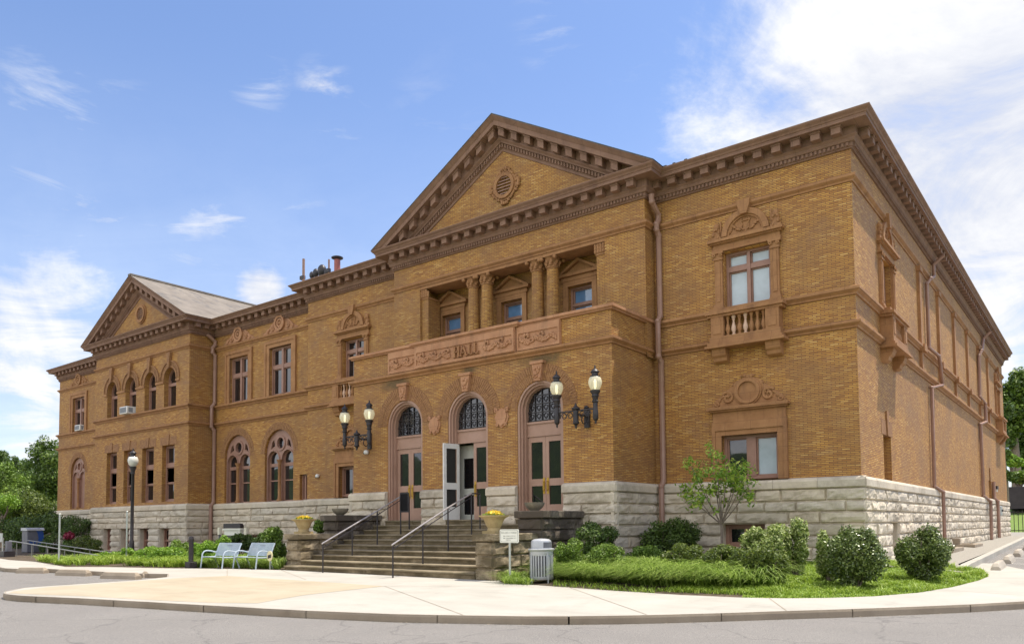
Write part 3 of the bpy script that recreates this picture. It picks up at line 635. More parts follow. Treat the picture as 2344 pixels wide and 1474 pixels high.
def gothic(f, c, hw, zs, blind=False):
    lh = hw*.4; lx = hw*.5; lz = zs-.45; z0 = ZW+.02 if not blind else 1.82
    hole = lambda cx: arch(cx, lh, z0+.01, lz, 12); zo = zs+hw*.42
    tri = lambda sg: [(c+sg*hw*.42, zs+hw*.32), (c+sg*hw*.72, zs+hw*.18), (c+sg*hw*.62, zs+hw*.48), (c+sg*hw*.48, zs+hw*.6)][::sg]
    s = MB(); s.plate(f, arch(c, hw-.01, z0, zs, 20), [hole(c-lx), hole(c+lx), arc(c, zo, hw*.24, 0, 360, 16)[:-1], tri(1), tri(-1)], .16, .3)
    s.band(f, arc(c, zo, hw*.24, 0, 360, 20), arc(c, zo, hw*.33, 0, 360, 20), .1, .16)
    for q in (-lx, lx): s.band(f, [(c+q+lh, z0)]+arc(c+q, lz, lh)+[(c+q-lh, z0)], [(c+q+lh+.07, z0)]+arc(c+q, lz, lh+.07)+[(c+q-lh-.07, z0)], .11, .16)
    o = s.build('window', 'frame', bld)
    s = MB(); x, y, z = f(c, z0, .08); s.lathe((x, y, z), [(.19, 0), (.19, .12), (.13, .16), (.13, .24), (.115, .3), (.115, lz-z0-.35), (.14, lz-z0-.32), (.14, lz-z0-.28), (.12, lz-z0-.24), (.2, lz-z0-.05), (.22, lz-z0)], 14); s.build('colonnette', 'terra', o, True)
    s = MB(); voussoirs(s, f, c, zs, hw, hw+.5, 34, -.012, .02, 2, 0, 180); s.build('arch_moulding', 'archbrick', o)
    if blind:
        s = MB(); s.box(f, c-hw, c+hw, z0, zs+hw-.02, .27, .3); s.build('blank_panel', 'frame', o); return
    s = MB()
    for q in (-lx, lx):
        a, b = c+q-lh, c+q+lh
        s.band(f, [(b-.09, z0)]+arc(c+q, lz, lh-.09)+[(a+.09, z0)], [(b, z0)]+arc(c+q, lz, lh)+[(a, z0)], .3, .42); s.box(f, a, b, lz-.42, lz-.2, .29, .42); s.box(f, a, b, 3.0, 3.08, .32, .42); s.box(f, a, b, z0, z0+.08, .3, .42)
    s.build('sash', 'frame', o)
    s = MB()
    for q in (-lx, lx): s.prism(f, arch(c+q, lh-.02, z0, lz, 12), .38, .39)
    s.prism(f, arc(c, zo, hw*.25, 0, 360, 16)[:-1], .31, .32)
    for sg in (1, -1): s.prism(f, tri(sg), .33, .34)
    s.build('pane', 'glass', o)
gothic(fR, G1, 1.5, 4.85); gothic(fR, G2, 1.52, 4.83); gothic(fL, GL, 1.36, 4.93, True)
plain_window(fR, -40.25, -39.5, ZW, 3.3, .24, [-39.9], [], .1, .1, 'void'); o = plain_window(fS, 33.7, 35.1, ZW, 3.5, .42, [34.4], [], .12)
s = MB(); s.prism(fS, [(34.4-.1, 3.5), (34.5, 3.5), (34.62, 4.48), (34.18, 4.48)], -.07, 0); s.box(fS, 33.4, 35.4, 3.5, 4.1, -.012, 0); s.build('lintel', 'archbrick', o)
o = plain_window(fS, 68.4, 69.9, ZW, 3.05, .42, [69.1], [], .12); s = MB(); s.prism(fS, [(69.0, 3.05), (69.2, 3.05), (69.35, 4.0), (68.9, 4.0)], -.07, 0); s.build('lintel', 'archbrick', o)
# pilaster strips of the long side wall
for y in (42.4, 47.85, 53.35, 58.9, 64.6, 70.0):
    s = MB(); s.box(fS, y-.22, y+.22, 8.6, 12.54, -.13, 0); s.box(fS, y-.2, y+.2, 7.36, 8.32, -.13, 0); s.box(fS, y-.3, y+.3, 12.3, 12.54, -.2, 0); s.box(fS, y-.34, y+.34, 8.3, 8.62, -.28, 0); s.build('pilaster', 'terra', bld)

# ---- porch: arches, doors, inscription
for i, c in enumerate(AC):
    s = MB(); voussoirs(s, fP, c, AS, AH, AH+.72, 46, -.012, .02, 2)
    so = s.build('arch_moulding', 'archbrick', bld)
    s = MB(); s.prism(fP, [(c-.16, AS+AH-.03), (c+.16, AS+AH-.03), (c+.27, AS+AH+.74), (c-.27, AS+AH+.74)], -.17, 0); relief(s, fP, [(c+.14*math.cos(k*1.3)*(.4+.08*k), 6.34+.2*math.sin(k*1.7)) for k in range(12)], .07, -.18, i); s.box(fP, c-.34, c+.34, AS+AH+.68, AS+AH+.8, -.22, 0); s.build('keystone', 'terra_pale', so, True)
    s = MB(); z0 = .12
    for r0, r1, d0, d1 in ((AH-.1, AH-.002, .03, .5), (AH-.19, AH-.1, .12, .5), (AH-.26, AH-.19, .26, .5)):
        s.band(fP, [(c+r0, z0)]+arc(c, AS, r0)+[(c-r0, z0)], [(c+r1, z0)]+arc(c, AS, r1)+[(c-r1, z0)], d0, d1)
    s.box(fP, c-AH+.25, c+AH-.25, 3.78, 4.3, .4, .5); s.box(fP, c-AH+.25, c+AH-.25, 4.28, 4.37, .34, .5); s.box(fP, c-AH+.25, c+AH-.25, 3.74, 3.82, .37, .5)
    s.build('door_surround', 'door', bld)
    hw = AH-.26; s = MB(); s.prism(fP, [(c-hw, 4.37), (c+hw, 4.37)]+arc(c, AS, hw, 0, 180, 16), .47, .48); fl = s.build('fanlight', 'glass', bld)
    s = MB()
    for k in range(1, 5):
        x = c-hw+2*hw*k/5; zt = AS+math.sqrt(hw*hw-(x-c)**2); s.box(fP, x-.022, x+.022, 4.37, zt, .42, .455)
    for k in range(4):
        z = 4.42+k*.36; w2 = hw if z < AS else math.sqrt(max(.01, hw*hw-(z-AS)**2)); s.box(fP, c-w2, c+w2, z-.02, z+.02, .424, .45)
        for j in range(5):
            x = c-hw+2*hw*(j+.5)/5; zc = z+.18
            if abs(x-c)+.13 < (hw if zc < AS else math.sqrt(max(.01, hw*hw-(zc+.1-AS)**2))): s.tube([fP(x+.11*math.cos(t)*(1 if t < 3.2 else .6), zc+.11*math.sin(t), .44) for t in [k2*.7 for k2 in range(10)]], .016, 5)
    s.build('grille', 'iron', fl)
    for sg in (-1, 1):
        x0, x1 = sorted((c, c+sg*.91)); open_ = (i == 1 and sg == -1)
        if open_:
            hx, hy, an = c-.91, P+.45, math.radians(259)
            ff = lambda s_, z, d: (hx+(s_-x0)*math.cos(an)-(d-.45)*math.sin(an), hy+(s_-x0)*math.sin(an)+(d-.45)*math.cos(an), z)
        else: ff = fP
        s = MB(); w = .16
        s.plate(ff, rect(x0+.006, x1-.006, .27, 3.73), [rect(x0+w, x1-w, 1.94, 3.5), rect(x0+w, x1-w, .85, 1.64)], .42, .5)
        dr = s.build('door', 'white' if open_ else 'door', bld)
        if open_: dr['label'] = 'open leaf showing its white inner face'
        panes(ff, [(x0+w, x1-w, 1.94, 3.5), (x0+w, x1-w, .85, 1.64)], .46, 'glass' if not open_ else 'void', dr)
        s = MB(); e = x1-.1 if sg < 0 else x0+.1
        if open_:
            s.box(ff, x0+.2, x1-.1, 1.68, 1.76, .36, .40); s.box(ff, x0+.25, x1-.3, 3.55, 3.64, .34, .42); dr2 = s.build('push_bar', 'iron', dr)
        else:
            s.box(ff, e-.05, e+.05, 1.3, 1.98, .40, .42); s.tube([ff(e, 1.42, .42), ff(e, 1.45, .34), ff(e, 1.8, .34), ff(e, 1.84, .42)], .022, 8); s.build('handle', 'brass', dr)
s = MB(); c = AC[1]   # vestibule behind the open leaf
s.b3(c-1.6, c-1.55, P+.52, P+2.4, .2, 4); s.b3(c+1.2, c+1.25, P+.52, P+2.4, .2, 4); s.b3(c-1.6, c+1.25, P+2.4, P+2.45, .2, 4); s.b3(c-1.6, c+1.25, P+.52, P+2.4, 3.95, 4); s.b3(c-1.6, c+1.25, P+.3, P+2.4, .18, .22)
s.build('vestibule', 'greywall', bld)
s = MB(); f2 = front(P+.95); s.plate(f2, rect(c-1.55, c+.9, .24, 3.7), [rect(c-1.05, c-.45, 1.7, 3.1), rect(c-1.05, c-.45, .5, 1.4)], 0, .06); o = s.build('inner_door', 'greywall', bld); panes(f2, [(c-1.05, c-.45, 1.7, 3.1), (c-1.05, c-.45, .5, 1.4)], .03, 'glass', o)
for c in ((AC[0]+AC[1])/2, (AC[1]+AC[2])/2):   # shields between the arches
    s = MB(); s.prism(fP, [(c-.22, 4.95), (c+.22, 4.95), (c+.3, 4.7), (c+.2, 4.42), (c, 4.28), (c-.2, 4.42), (c-.3, 4.7)], -.1, 0)
    s.prism(fP, [(c-.4, 5.05), (c-.2, 4.97), (c, 5.07), (c+.2, 4.97), (c+.4, 5.05), (c+.3, 4.85), (c+.38, 4.65), (c+.28, 4.4), (c, 4.2), (c-.28, 4.4), (c-.38, 4.65), (c-.3, 4.85)], -.05, 0)
    for sg in (-1, 1): curl(s, fP, c+sg*.3, 4.97, .1, sg, -.08, .035); curl(s, fP, c+sg*.22, 4.34, .08, -sg, -.08, .03)
    s.build('shield', 'terra_pale', bld, True)
s = MB()        # parapet panels and coping
for a, b, d in ((-27.55, -25.62, -.1), (-25.6, -19.7, -.24), (-19.68, -17.45, -.1)):
    s.box(fP, a, b, 7.37, 8.45, d, .02)
    e = .12; s.plate(fP, rect(a+.02, b-.02, 7.4, 8.42), [rect(a+e, b-e, 7.52, 8.12)], d-.05, d)
s.build('parapet_panel', 'terra_pale', bld)
s = MB(); cp = [(XPL, W), (XPL, P), (-27.6, P), (-25.66, P), (-25.66, P-.16), (-19.64, P-.16), (-19.64, P), (XP, P), (XP, W)]
s.sweep(cp, [(-.1, 8.44), (.1, 8.44), (.12, 8.5), (.19, 8.52), (.19, 8.63), (-.35, 8.66), (-.35, 8.44)]); s.build('parapet_coping', 'terra_pale', bld)
s = MB()
for a, b, d, gap in ((-27.4, -25.75, -.12, None), (-25.45, -19.85, -.26, (-23.35, -21.42)), (-19.5, -17.6, -.12, None)):
    n = int((b-a)/.07)
    for k in range(n):
        x = a+(b-a)*k/n
        if gap and gap[0] < x < gap[1]: continue
        z = 7.92-.16*abs(math.sin((x-a)*math.pi/.78)); relief(s, fP, [(x, z), (x+.03, z-.09)], .065, d, k)
        if k % 11 == 5: relief(s, fP, [(x+.1*math.cos(q), 7.93+.1*math.sin(q)) for q in range(6)], .06, d-.03, k)
s.build('garland_relief', 'terra_pale', bld, True)
s = MB(); z0, z1, d0, d1 = 7.58, 8.03, -.35, -.22      # HALL in raised roman capitals
def bar(x0, z0_, x1, z1_, w): 
    dx, dz = x1-x0, z1_-z0_; ln = math.hypot(dx, dz); nx, nz = -dz/ln*w/2, dx/ln*w/2
    s.prism(fP, [(x0+nx, z0_+nz), (x1+nx, z1_+nz), (x1-nx, z1_-nz), (x0-nx, z0_-nz)], d0, d1)
def serif(x, z): s.box(fP, x-.075, x+.075, z-.018, z+.018, d0-.002, d1)
x = -23.12
for q in (.08, .32): bar(x+q, z0, x+q, z1, .085); serif(x+q, z0); serif(x+q, z1)
bar(x+.08, 7.8, x+.32, 7.8, .035)
x += .44; bar(x, z0, x+.17, z1, .04); bar(x+.15, z1, x+.34, z0, .075); bar(x+.06, 7.72, x+.28, 7.72, .035); serif(x, z0); serif(x+.34, z0)
for x in (-22.24, -21.92): bar(x+.07, z0, x+.07, z1, .085); serif(x+.07, z1); bar(x, z0+.015, x+.28, z0+.015, .04); bar(x+.27, z0, x+.27, z0+.11, .03)
s.build('inscription', 'inscript', bld)
# ---- loggia of the temple front
s = MB(); yb = T+1.25; fb = front(yb)
gl = [(-27.0, 0), (-23.0, 0), (-19.0, 0)]
s.wall(fb, -28.3, -16.8, 7.9, 12.6, [rect(c-.66, c+.66, 8.9, 11.15) for c, _ in gl], .3); s.b3(-28.3, -28.14, T+.1, yb, 7.9, 12.6); s.b3(-16.95, -16.8, T+.1, yb, 7.9, 12.6); s.build('loggia_wall', 'brick', bld)
s = MB(); s.b3(-28.14, -16.95, T+.05, yb-.01, 12.4, 12.56); s.b3(-28.14, -16.95, T+.0, T+.75, 12.38, 12.54); s.build('loggia_soffit', 'terra', bld)
for c, _ in gl:
    o = plain_window(fb, c-.66, c+.66, 9.2, 11.15, .22, [], [(10.3, .12)], .12, glass='skyglass'); s = MB()
    s.plate(fb, rect(c-.92, c+.92, 8.9, 11.4), [rect(c-.66, c+.66, 8.901, 11.15)], -.1, .02)
    s.box(fb, c-.98, c+.98, 11.4, 11.6, -.13, 0); s.box(fb, c-1.16, c+1.16, 11.6, 11.74, -.26, 0)
    s.prism(fb, [(c-1.16, 11.74), (c+1.16, 11.74), (c, 12.36)], -.06, 0)
    for sg in (-1, 1): s.prism(fb, [(c+sg*1.2, 11.72), (c, 12.38), (c, 12.24), (c+sg*.92, 11.74)][::sg], -.26, 0)
    s.build('surround', 'terra', o)
def capital(mb, x, y, z0, z1, r, half=False):
    hh = z1-z0; mb.lathe((x, y, z0), [(r, 0), (r*1.12, .02), (r*1.12, .07), (r*.98, .09), (r*1.05, hh*.4), (r*1.3, hh*.68), (r*1.45, hh*.76)], 14)
    for k in range(8):
        a = k*math.pi/4
        for rr, zz in ((1.12, .28), (1.22, .45)): mb.ball((x+r*rr*math.cos(a+zz), y+r*rr*math.sin(a+zz), z0+hh*zz), .075, 1, 1, 1.5, 6, 4)
    mb.b3(x-r*1.5, x+r*1.5, y-r*1.5, y+r*1.5, z0+hh*.78, z1)
    for sx in (-1, 1):
        for sy in (-1, 1): mb.ball((x+sx*r*1.32, y+sy*r*1.32, z0+hh*.66), .105, 1, 1, 1, 8, 6)
for x in (-24.8, -23.94, -20.86, -20.0):
    y = T+.42; s = MB(); s.lathe((x, y, 8.0), [(.36, 0), (.36, .1), (.33, .14), (.31, .3), (.315, 1.4), (.275, 3.88)], 22); o = s.build('column', 'brick', bld, True)
    s = MB(); capital(s, x, y, 11.88, 12.54, .275); s.build('capital', 'terra', o, True)
for x in (-27.9, -17.2):
    s = MB(); s.b3(x-.24, x+.24, T+.12, T+1.0, 7.9, 11.88); o = s.build('pilaster', 'brick', bld); s = MB(); s.b3(x-.27, x+.27, T+.08, T+1.0, 11.86, 11.95)
    for k in range(14): s.ball((x-.27+.54*(k % 5)/4, T+.07, 12.02+.14*(k//5)), .08, 1, .7, 1.3, 6, 4)
    s.b3(x-.34, x+.34, T+.03, T+1.05, 12.42, 12.54); s.build('capital', 'terra', o, True)
# ---- downspouts
def spout(pts, r=.11, mat='pipe'):
    s = MB(); s.tube(pts, r, 8)
    for p in pts[1:-1]: s.ball(p, r*1.12, 1, 1, 1, 8, 6)
    s.build('downspout', mat, bld, True)
x = -14.72
spout([(x, W-.75, 13.9), (x, W-.7, 13.6), (x, W-.14, 13.2), (x, W-.14, 12.95), (x, W-.32, 12.75), (x, W-.32, 12.5), (x, W-.14, 12.3), (x, W-.14, 8.8), (x, W-.36, 8.55), (x, W-.36, 7.05), (x, W-.14, 6.85), (x, W-.14, 1.8), (x, W-.34, 1.55), (x, W-.34, -1.3)], .12)
x = -30.25; spout([(x, W-.7, 13.9), (x, W-.14, 13.4), (x, W-.14, 12.95), (x, W-.3, 12.7), (x, W-.3, 12.45), (x, W-.1, 12.3), (x, W-.1, 8.6)], .11)
x = -49.72; spout([(x, R-.75, 13.6), (x, R-.14, 13.2), (x, R-.14, 12.95), (x, R-.34, 12.7), (x, R-.34, 12.4), (x, R-.14, 12.2), (x, R-.14, 8.8), (x, R-.36, 8.5), (x, R-.36, 7.1), (x, R-.14, 6.85), (x, R-.14, 1.8), (x, R-.34, 1.5), (x, R-.34, -1.4)], .13)
x = -38.7; spout([(x, R-.2, 13.2), (x, R-.2, 12.8)], .08)
xs = XR+.14
spout([(xs+.5, 46.4, 14.1), (xs, 46.4, 13.7), (xs, 46.4, 13.05), (xs+.16, 44.3, 12.4), (xs, 44.1, 12.1), (xs, 44.05, 8.8), (xs+.2, 45.6, 8.6), (xs+.2, 45.9, 8.3), (xs+.2, 46.4, 7.2), (xs, 44.4, 6.8), (xs, 44.1, 1.75), (xs+.2, 45.3, 1.5), (xs+.2, 45.2, -1.4)], .09)
spout([(xs+.5, 67.4, 14.1), (xs, 67.4, 13.6), (xs, 66.4, 12.6), (xs+.16, 64.6, 12.2), (xs, 64.3, 11.8), (xs, 63.9, 8.8), (xs+.2, 65, 8.4), (xs+.2, 65, 7.1), (xs, 63.6, 6.8), (xs, 63.7, 1.75), (xs+.2, 65.8, 1.4), (xs+.2, 65.4, -1.35)], .11)
spout([(xs, 70.2, 3.0), (xs, 70.2, 1.75), (xs+.2, 70.4, 1.5), (xs+.2, 70.4, -1.3)], .12)

# ================================================================ steps
SX0, SX1 = -28.1, -17.6
st = thing('entrance_steps', (-22.8, 22, -1.85), 'mossy stone steps with stone cheek walls rising to the three arched doors', 'steps')
mb = MB(); mt_ = MB()
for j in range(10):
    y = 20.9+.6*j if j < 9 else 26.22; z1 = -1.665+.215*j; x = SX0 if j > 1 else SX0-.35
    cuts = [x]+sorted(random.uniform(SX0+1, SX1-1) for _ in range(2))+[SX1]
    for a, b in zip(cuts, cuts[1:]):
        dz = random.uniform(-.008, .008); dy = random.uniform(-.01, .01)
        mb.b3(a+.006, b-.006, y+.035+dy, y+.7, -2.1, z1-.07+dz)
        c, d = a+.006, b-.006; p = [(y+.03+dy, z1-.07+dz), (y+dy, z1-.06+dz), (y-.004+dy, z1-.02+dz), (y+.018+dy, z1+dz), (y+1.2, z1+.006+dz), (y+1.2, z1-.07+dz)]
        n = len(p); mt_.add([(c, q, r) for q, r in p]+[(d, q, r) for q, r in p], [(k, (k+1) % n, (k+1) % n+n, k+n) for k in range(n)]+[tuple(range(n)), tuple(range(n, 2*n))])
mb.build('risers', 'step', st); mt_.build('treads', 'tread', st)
def pier(name, x0, x1, y0, y1, zt, cop, zs, ov=.1):
    mb = MB()
    for f, a, b in ((front(y0), x0, x1), (east(x1), y0, y1), (west(x0), y0, y1), (lambda s, z, d: (s, y1-d, z), x0, x1)): ashlar(mb, f, a, b, (), zs, .05)
    mb.b3(x0+.03, x1-.03, y0+.03, y1-.03, -2.1, zt)
    ml = 'stained' if name == 'pedestal' else 'cheek'; o = mb.build(name, ml, st); mb = MB(); mb.b3(x0-ov, x1+ov, y0-ov, y1+.0, zt, zt+cop); mb.build('coping', ml, o, False, .02)
for x0, x1, yf in ((-17.58, -16.78, 20.96), (-28.95, -28.1, 21.45)):
    pier('cheek_wall', x0, x1, yf, 23.9, -.55, .25, (-.56, -1.05, -1.5, -2.0)); pier('pedestal', x0-.02, x1+.28 if x0 > -20 else x1+.05, 23.5, 26.25, .26, .27, (.25, -.2, -.62, -1.05, -1.5, -2.0), .12)
def urn(x, y, z, label):
    t = thing('planter_urn', (x, y, z), label, 'planter', 'planted urns on the lower cheek walls'); mb = MB()
    mb.b3(x-.3, x+.3, y-.3, y+.3, z, z+.1); mb.lathe((x, y, z), [(.28, .08), (.24, .13), (.22, .2), (.28, .3), (.33, .42), (.36, .5), (.44, .57), (.54, .61), (.55, .65), (.48, .65), (.42, .58)], 28); mb.build('urn_body', 'urn', t, True)
    rg = np.random.default_rng(int(-x)); q = leafcloud(rg, [(x, y, z+.69)], [(.3, .3, .12)], 260, .07); quads('yellow_flowers', q, 'petal', t); q = leafcloud(rg, [(x, y, z+.64)], [(.4, .4, .08)], 160, .08); quads('leaves', q, 'leaf_mid', t)
def bowl(x, y, z, label):
    t = thing('planter_bowl', (x, y, z), label, 'planter', 'stone bowls on the upper pedestals'); mb = MB()
    mb.lathe((x, y, z), [(.17, 0), (.2, .04), (.3, .11), (.38, .24), (.39, .32), (.34, .32), (.25, .25), (.05, .23)], 26); mb.build('bowl_body', 'bowl', t, True)
def leafcloud(rg, cen, rad, n, size, up=.35, shell=.55, aspect=.6):
    cen = np.array(cen, float); rad = np.array(rad, float)
    if rad.ndim == 1: rad = np.repeat(rad[:, None], 3, 1)
    w = (rad[:, 0]*rad[:, 1]*rad[:, 2])**.75; k = rg.choice(len(cen), n, p=w/w.sum())
    d = rg.normal(size=(n, 3)); d /= np.linalg.norm(d, axis=1)[:, None]
    r = shell+(1-shell)*rg.random(n)**.6; p = cen[k]+d*rad[k]*r[:, None]+rg.normal(size=(n, 3))*.05*rad[k]
    nr = d*.7+rg.normal(size=(n, 3))*.75; nr[:, 2] += up; nr /= np.linalg.norm(nr, axis=1)[:, None]
    a = np.cross(nr, rg.normal(size=(n, 3))); a /= np.linalg.norm(a, axis=1)[:, None]; b = np.cross(nr, a)
    s = size*(.6+.8*rg.random(n))[:, None]; a = a*s; b = b*s*aspect
    return np.stack([p-a, p-b*.9+a*.1, p+a, p+b*.9+a*.1], 1)
urn(-17.18, 21.5, -.3, 'stone urn of yellow flowers on the right cheek wall beside the metal litter bin'); urn(-28.5, 22.0, -.3, 'stone urn of yellow flowers on the left cheek wall nearer the pale blue benches')
bowl(-17.2, 24.0, .53, 'empty mossy stone bowl on the pedestal in front of the right door'); bowl(-28.5, 24.1, .53, 'empty mossy stone bowl on the pedestal beside the left door')
def handrail(u0, v0, p1, p2, p3, label):
    b = gp(u0, v0); x = b.x; b0 = (x, b.y, b.z)
    t = thing('handrail', b0, label, 'handrail', 'handrails on the entrance steps')
    A, B, E_ = (at(*p, 0, x) for p in (p1, p2, p3))
    mb = MB(); mb.tube([A, B, E_], .033, 8); mb.build('top_rail', 'steel', t, True)
    mb = MB(); dn = Vector((0, 0, .18)); mb.tube([A-dn*.7+Vector((0, .12, 0)), B-dn, E_-dn*.9], .018, 6); mb.build('lower_rail', 'iron', t, True)
    def zst(y): return h(x, y) if y < 20.9 else min(.055, -1.665+.215*int((y-20.9)/.6))
    def zr(y): 
        for q, r in ((A, B), (B, E_)):
            if q.y <= y <= r.y+.001: return q.z+(r.z-q.z)*(y-q.y)/(r.y-q.y)
        return E_.z
    for y in (A.y+.05, A.y+(E_.y-A.y)*.36, A.y+(E_.y-A.y)*.68, E_.y, E_.y+.55):
        mb = MB(); mb.tube([(x, y, zst(y)-.03), (x, y, zr(y))], .03, 8); mb.build('post', 'iron', t)
        if y < E_.y: 
            mb = MB(); mb.tube([(x, y+.06+.07*math.cos(a), zr(y)-.1+.07*math.sin(a)) for a in [k*.6 for k in range(11)]], .012, 5); mb.build('scroll', 'iron', t)
    mb = MB(); mb.tube([E_, (x, E_.y+.55, E_.z)], .03, 8); mb.build('end_loop', 'iron', t)
    return x, E_
lx_, le_ = handrail(741, 1310, (737, 1244), (870, 1165), (917, 1136), 'sloping iron handrail on the left of the steps, carrying a black notice board')
handrail(900, 1322, (897, 1247), (1030, 1159), (1079, 1129), 'sloping iron handrail in the middle of the steps leading to the open door')
t = thing('notice_board', (lx_+.1, le_.y-.2, .3), 'blank black notice board hung at the top end of the left handrail', 'sign'); mb = MB(); q = at(917, 1129, 1, le_.y-.1); r = at(936, 1171, 1, le_.y-.1); mb.b3(q.x, r.x, le_.y-.12, le_.y-.07, r.z, q.z); mb.build('board', 'board', t, False, .01)
mb = MB(); mb.plate(front(le_.y-.14), rect(q.x-.02, r.x+.02, r.z-.02, q.z+.02), [rect(q.x+.03, r.x-.03, r.z+.03, q.z-.03)], 0, .03); mb.build('board_frame', 'iron', t)

# ================================================================ ground
def sheet(name, pts, mat, dz=0, zs=None, thick=0):
    mb = MB(); P3 = [(p[0], p[1], (zs[i] if zs else h(p[0], p[1]))+dz) for i, p in enumerate(pts)]
    tri = tessellate_polygon([[Vector((p[0], p[1], 0)) for p in pts]]); mb.add(P3, tri)
    if thick: n = len(P3); mb.add(P3+[(x, y, z-thick) for x, y, z in P3], [(i, (i+1) % n, (i+1) % n+n, i+n) for i in range(n)])
    return mb.build(name, mat)
g = lambda l: [tuple(gp(*p)[:2]) for p in l]
inner_l = [(-82, 24)]+g([(20, 1281), (80, 1285), (150, 1297), (240, 1297), (380, 1300), (512, 1301), (640, 1304)])+[(-28.5, 21.0)]
inner_r = [(-16.6, 21.0)]+g([(1150, 1333), (1260, 1341), (1400, 1351), (1560, 1361), (1700, 1367), (1800, 1368.5), (1900, 1367.5), (2000, 1364), (2100, 1356), (2180, 1343), (2240, 1328), (2262, 1319), (2254, 1309), (2225, 1297), (2196, 1289)])
edge_lot = g([(2228, 1288.5), (2275, 1289), (2344, 1303)])+[(2.5, 29), (7, 36)]
curb_pts = [(8.6, 36), (3.2, 29.4), (.9, 26.5)]+g([(2344, 1376), (2220, 1383), (2100, 1388), (1950, 1393.5), (1800, 1398), (1650, 1403), (1500, 1407), (1400, 1409), (1300, 1410), (1200, 1410), (1100, 1408.5), (1000, 1407), (900, 1405), (800, 1401), (700, 1397), (600, 1392), (513, 1387), (420, 1382), (338, 1377), (260, 1373), (191, 1369), (130, 1366.5), (82, 1364.5), (50, 1363), (30, 1361), (14, 1359), (8, 1356.5), (10, 1354), (17, 1352), (27, 1350), (55, 1344.6), (109, 1340.5), (180, 1336), (246, 1331.5), (320, 1326.5), (382, 1320)])
curb_left = g([(384, 1313), (317, 1312), (205, 1306.4), (109, 1301.2), (55, 1302), (11, 1300), (0, 1297.7)])+[(-82, 21)]
walk = inner_l+[(-28.5, 23), (-16.6, 23)]+inner_r+edge_lot+curb_pts+curb_left
struct(sheet('sidewalk', walk, 'conc'))
mb = MB()
def kerb(mb, pl, w=.05, dz=.003):
    P = [Vector(p) for p in pl]; n = len(P); nr = []
    for i in range(n):
        d = (P[min(i+1, n-1)]-P[max(i-1, 0)]).normalized(); nr.append(Vector((d.y, -d.x)))
    pr = [(0, -.26), (-.012, -.05), (-.004, -.015), (.02, dz), (w, dz), (w, -.26)]; vs = []
    for p, o in zip(P, nr): vs += [(p.x+o.x*q, p.y+o.y*q, h(p.x, p.y)+z) for q, z in pr]
    k = len(pr); mb.add(vs, [(i*k+j, i*k+j+1, (i+1)*k+j+1, (i+1)*k+j) for i in range(n-1) for j in range(k-1)])
def dens(pl, st=.35):
    o = []
    for a, b in zip(pl, pl[1:]):
        n = max(1, int(math.dist(a, b)/st)); o += [(a[0]+(b[0]-a[0])*i/n, a[1]+(b[1]-a[1])*i/n) for i in range(n)]
    return o+[pl[-1]]
def smooth(pl, it=4):
    for _ in range(it): pl = [pl[0]]+[((a[0]+2*b[0]+c[0])/4, (a[1]+2*b[1]+c[1])/4) for a, b, c in zip(pl, pl[1:], pl[2:])]+[pl[-1]]
    return pl
full = curb_pts+curb_left; k2 = dens(full, .5); k0 = 0
seg = 0
for i in range(0, len(k2)-1):
    seg += math.dist(k2[i], k2[i+1])
    if seg > 2.9 or i == len(k2)-2: kerb(mb, k2[k0:i+1]+([k2[i+1]] if i == len(k2)-2 else [(k2[i][0]+(k2[i+1][0]-k2[i][0])*.96, k2[i][1]+(k2[i+1][1]-k2[i][1])*.96)])); k0 = i+1; seg = 0
struct(mb.build('kerb', 'curb'))
tanp = g([(18, 1357), (30, 1353), (110, 1343), (250, 1334), (400, 1323), (520, 1317.5), (640, 1325), (780, 1334), (880, 1341), (790, 1351), (700, 1361), (640, 1371), (590, 1380), (480, 1379), (330, 1372), (190, 1364), (80, 1360)])
struct(sheet('tan_paving', tanp, 'tan', .005))
mb = MB()      # slab joints as narrow dark strips
for a, b in (((520, 1301), (520, 1317.5)), ((880, 1341), (1300, 1343)), ((880, 1341), (1060, 1407)), ((1300, 1343), (1480, 1406)), ((1760, 1368), (1800, 1397)), ((640, 1303), (700, 1326)), ((2150, 1349), (2344, 1362)), ((1060, 1330), (1200, 1336))):
    p, q = gp(*a), gp(*b); d = (q-p).normalized(); o = Vector((d.y, -d.x, 0))*.012; mb.quad(p+o+Vector((0, 0, .006)), q+o+Vector((0, 0, .006)), q-o+Vector((0, 0, .006)), p-o+Vector((0, 0, .006)))
struct(mb.build('paving_joints', 'curb'))
mb = MB(); xs = [-140, -90, -60, -40, -20, 0, 30, 80]; ys = [-60, -20, 0, 10, 20, 26, 40]
mb.add([(x, y, h(x, y)-.18) for y in ys for x in xs], [(j*8+i, j*8+i+1, (j+1)*8+i+1, (j+1)*8+i) for j in range(6) for i in range(7)]); struct(mb.build('road', 'asphalt'))
lot = edge_lot[:3]+[(40, 29), (60, 95), (-6, 95), (-5.25, 78), (-4.42, 33.5)]
struct(sheet('parking_lot', lot, 'asphalt', -.04))
mb = MB(); kerb(mb, dens([(-4.3, 31.4), (-4.42, 33.5), (-5.25, 78), (-6, 95)], 2), .3, .2); 
struct(mb.build('kerb', 'conc'))
struct(sheet('gravel_strip', [(-6.9, 29), (-3.9, 30.6), (-4.5, 33.5), (-5.4, 78), (-6.2, 96), (-30, 96), (-30, 82), (-6.9, 82)], 'gravel', 0, [-1.45, -1.75, -1.6, -1.36, -1.2, -1.2, -1.3, -1.32]))
mb = MB()
for k in range(7): y = 34+k*4.6; x = -3.9-.019*(y-33); mb.quad((x, y-.06, h(x, y)-.034), (x+7, y-.06, h(x+7, y)-.034), (x+7, y+.06, h(x+7, y)-.034), (x, y+.06, h(x, y)-.034))
struct(mb.build('parking_lines', 'line'))
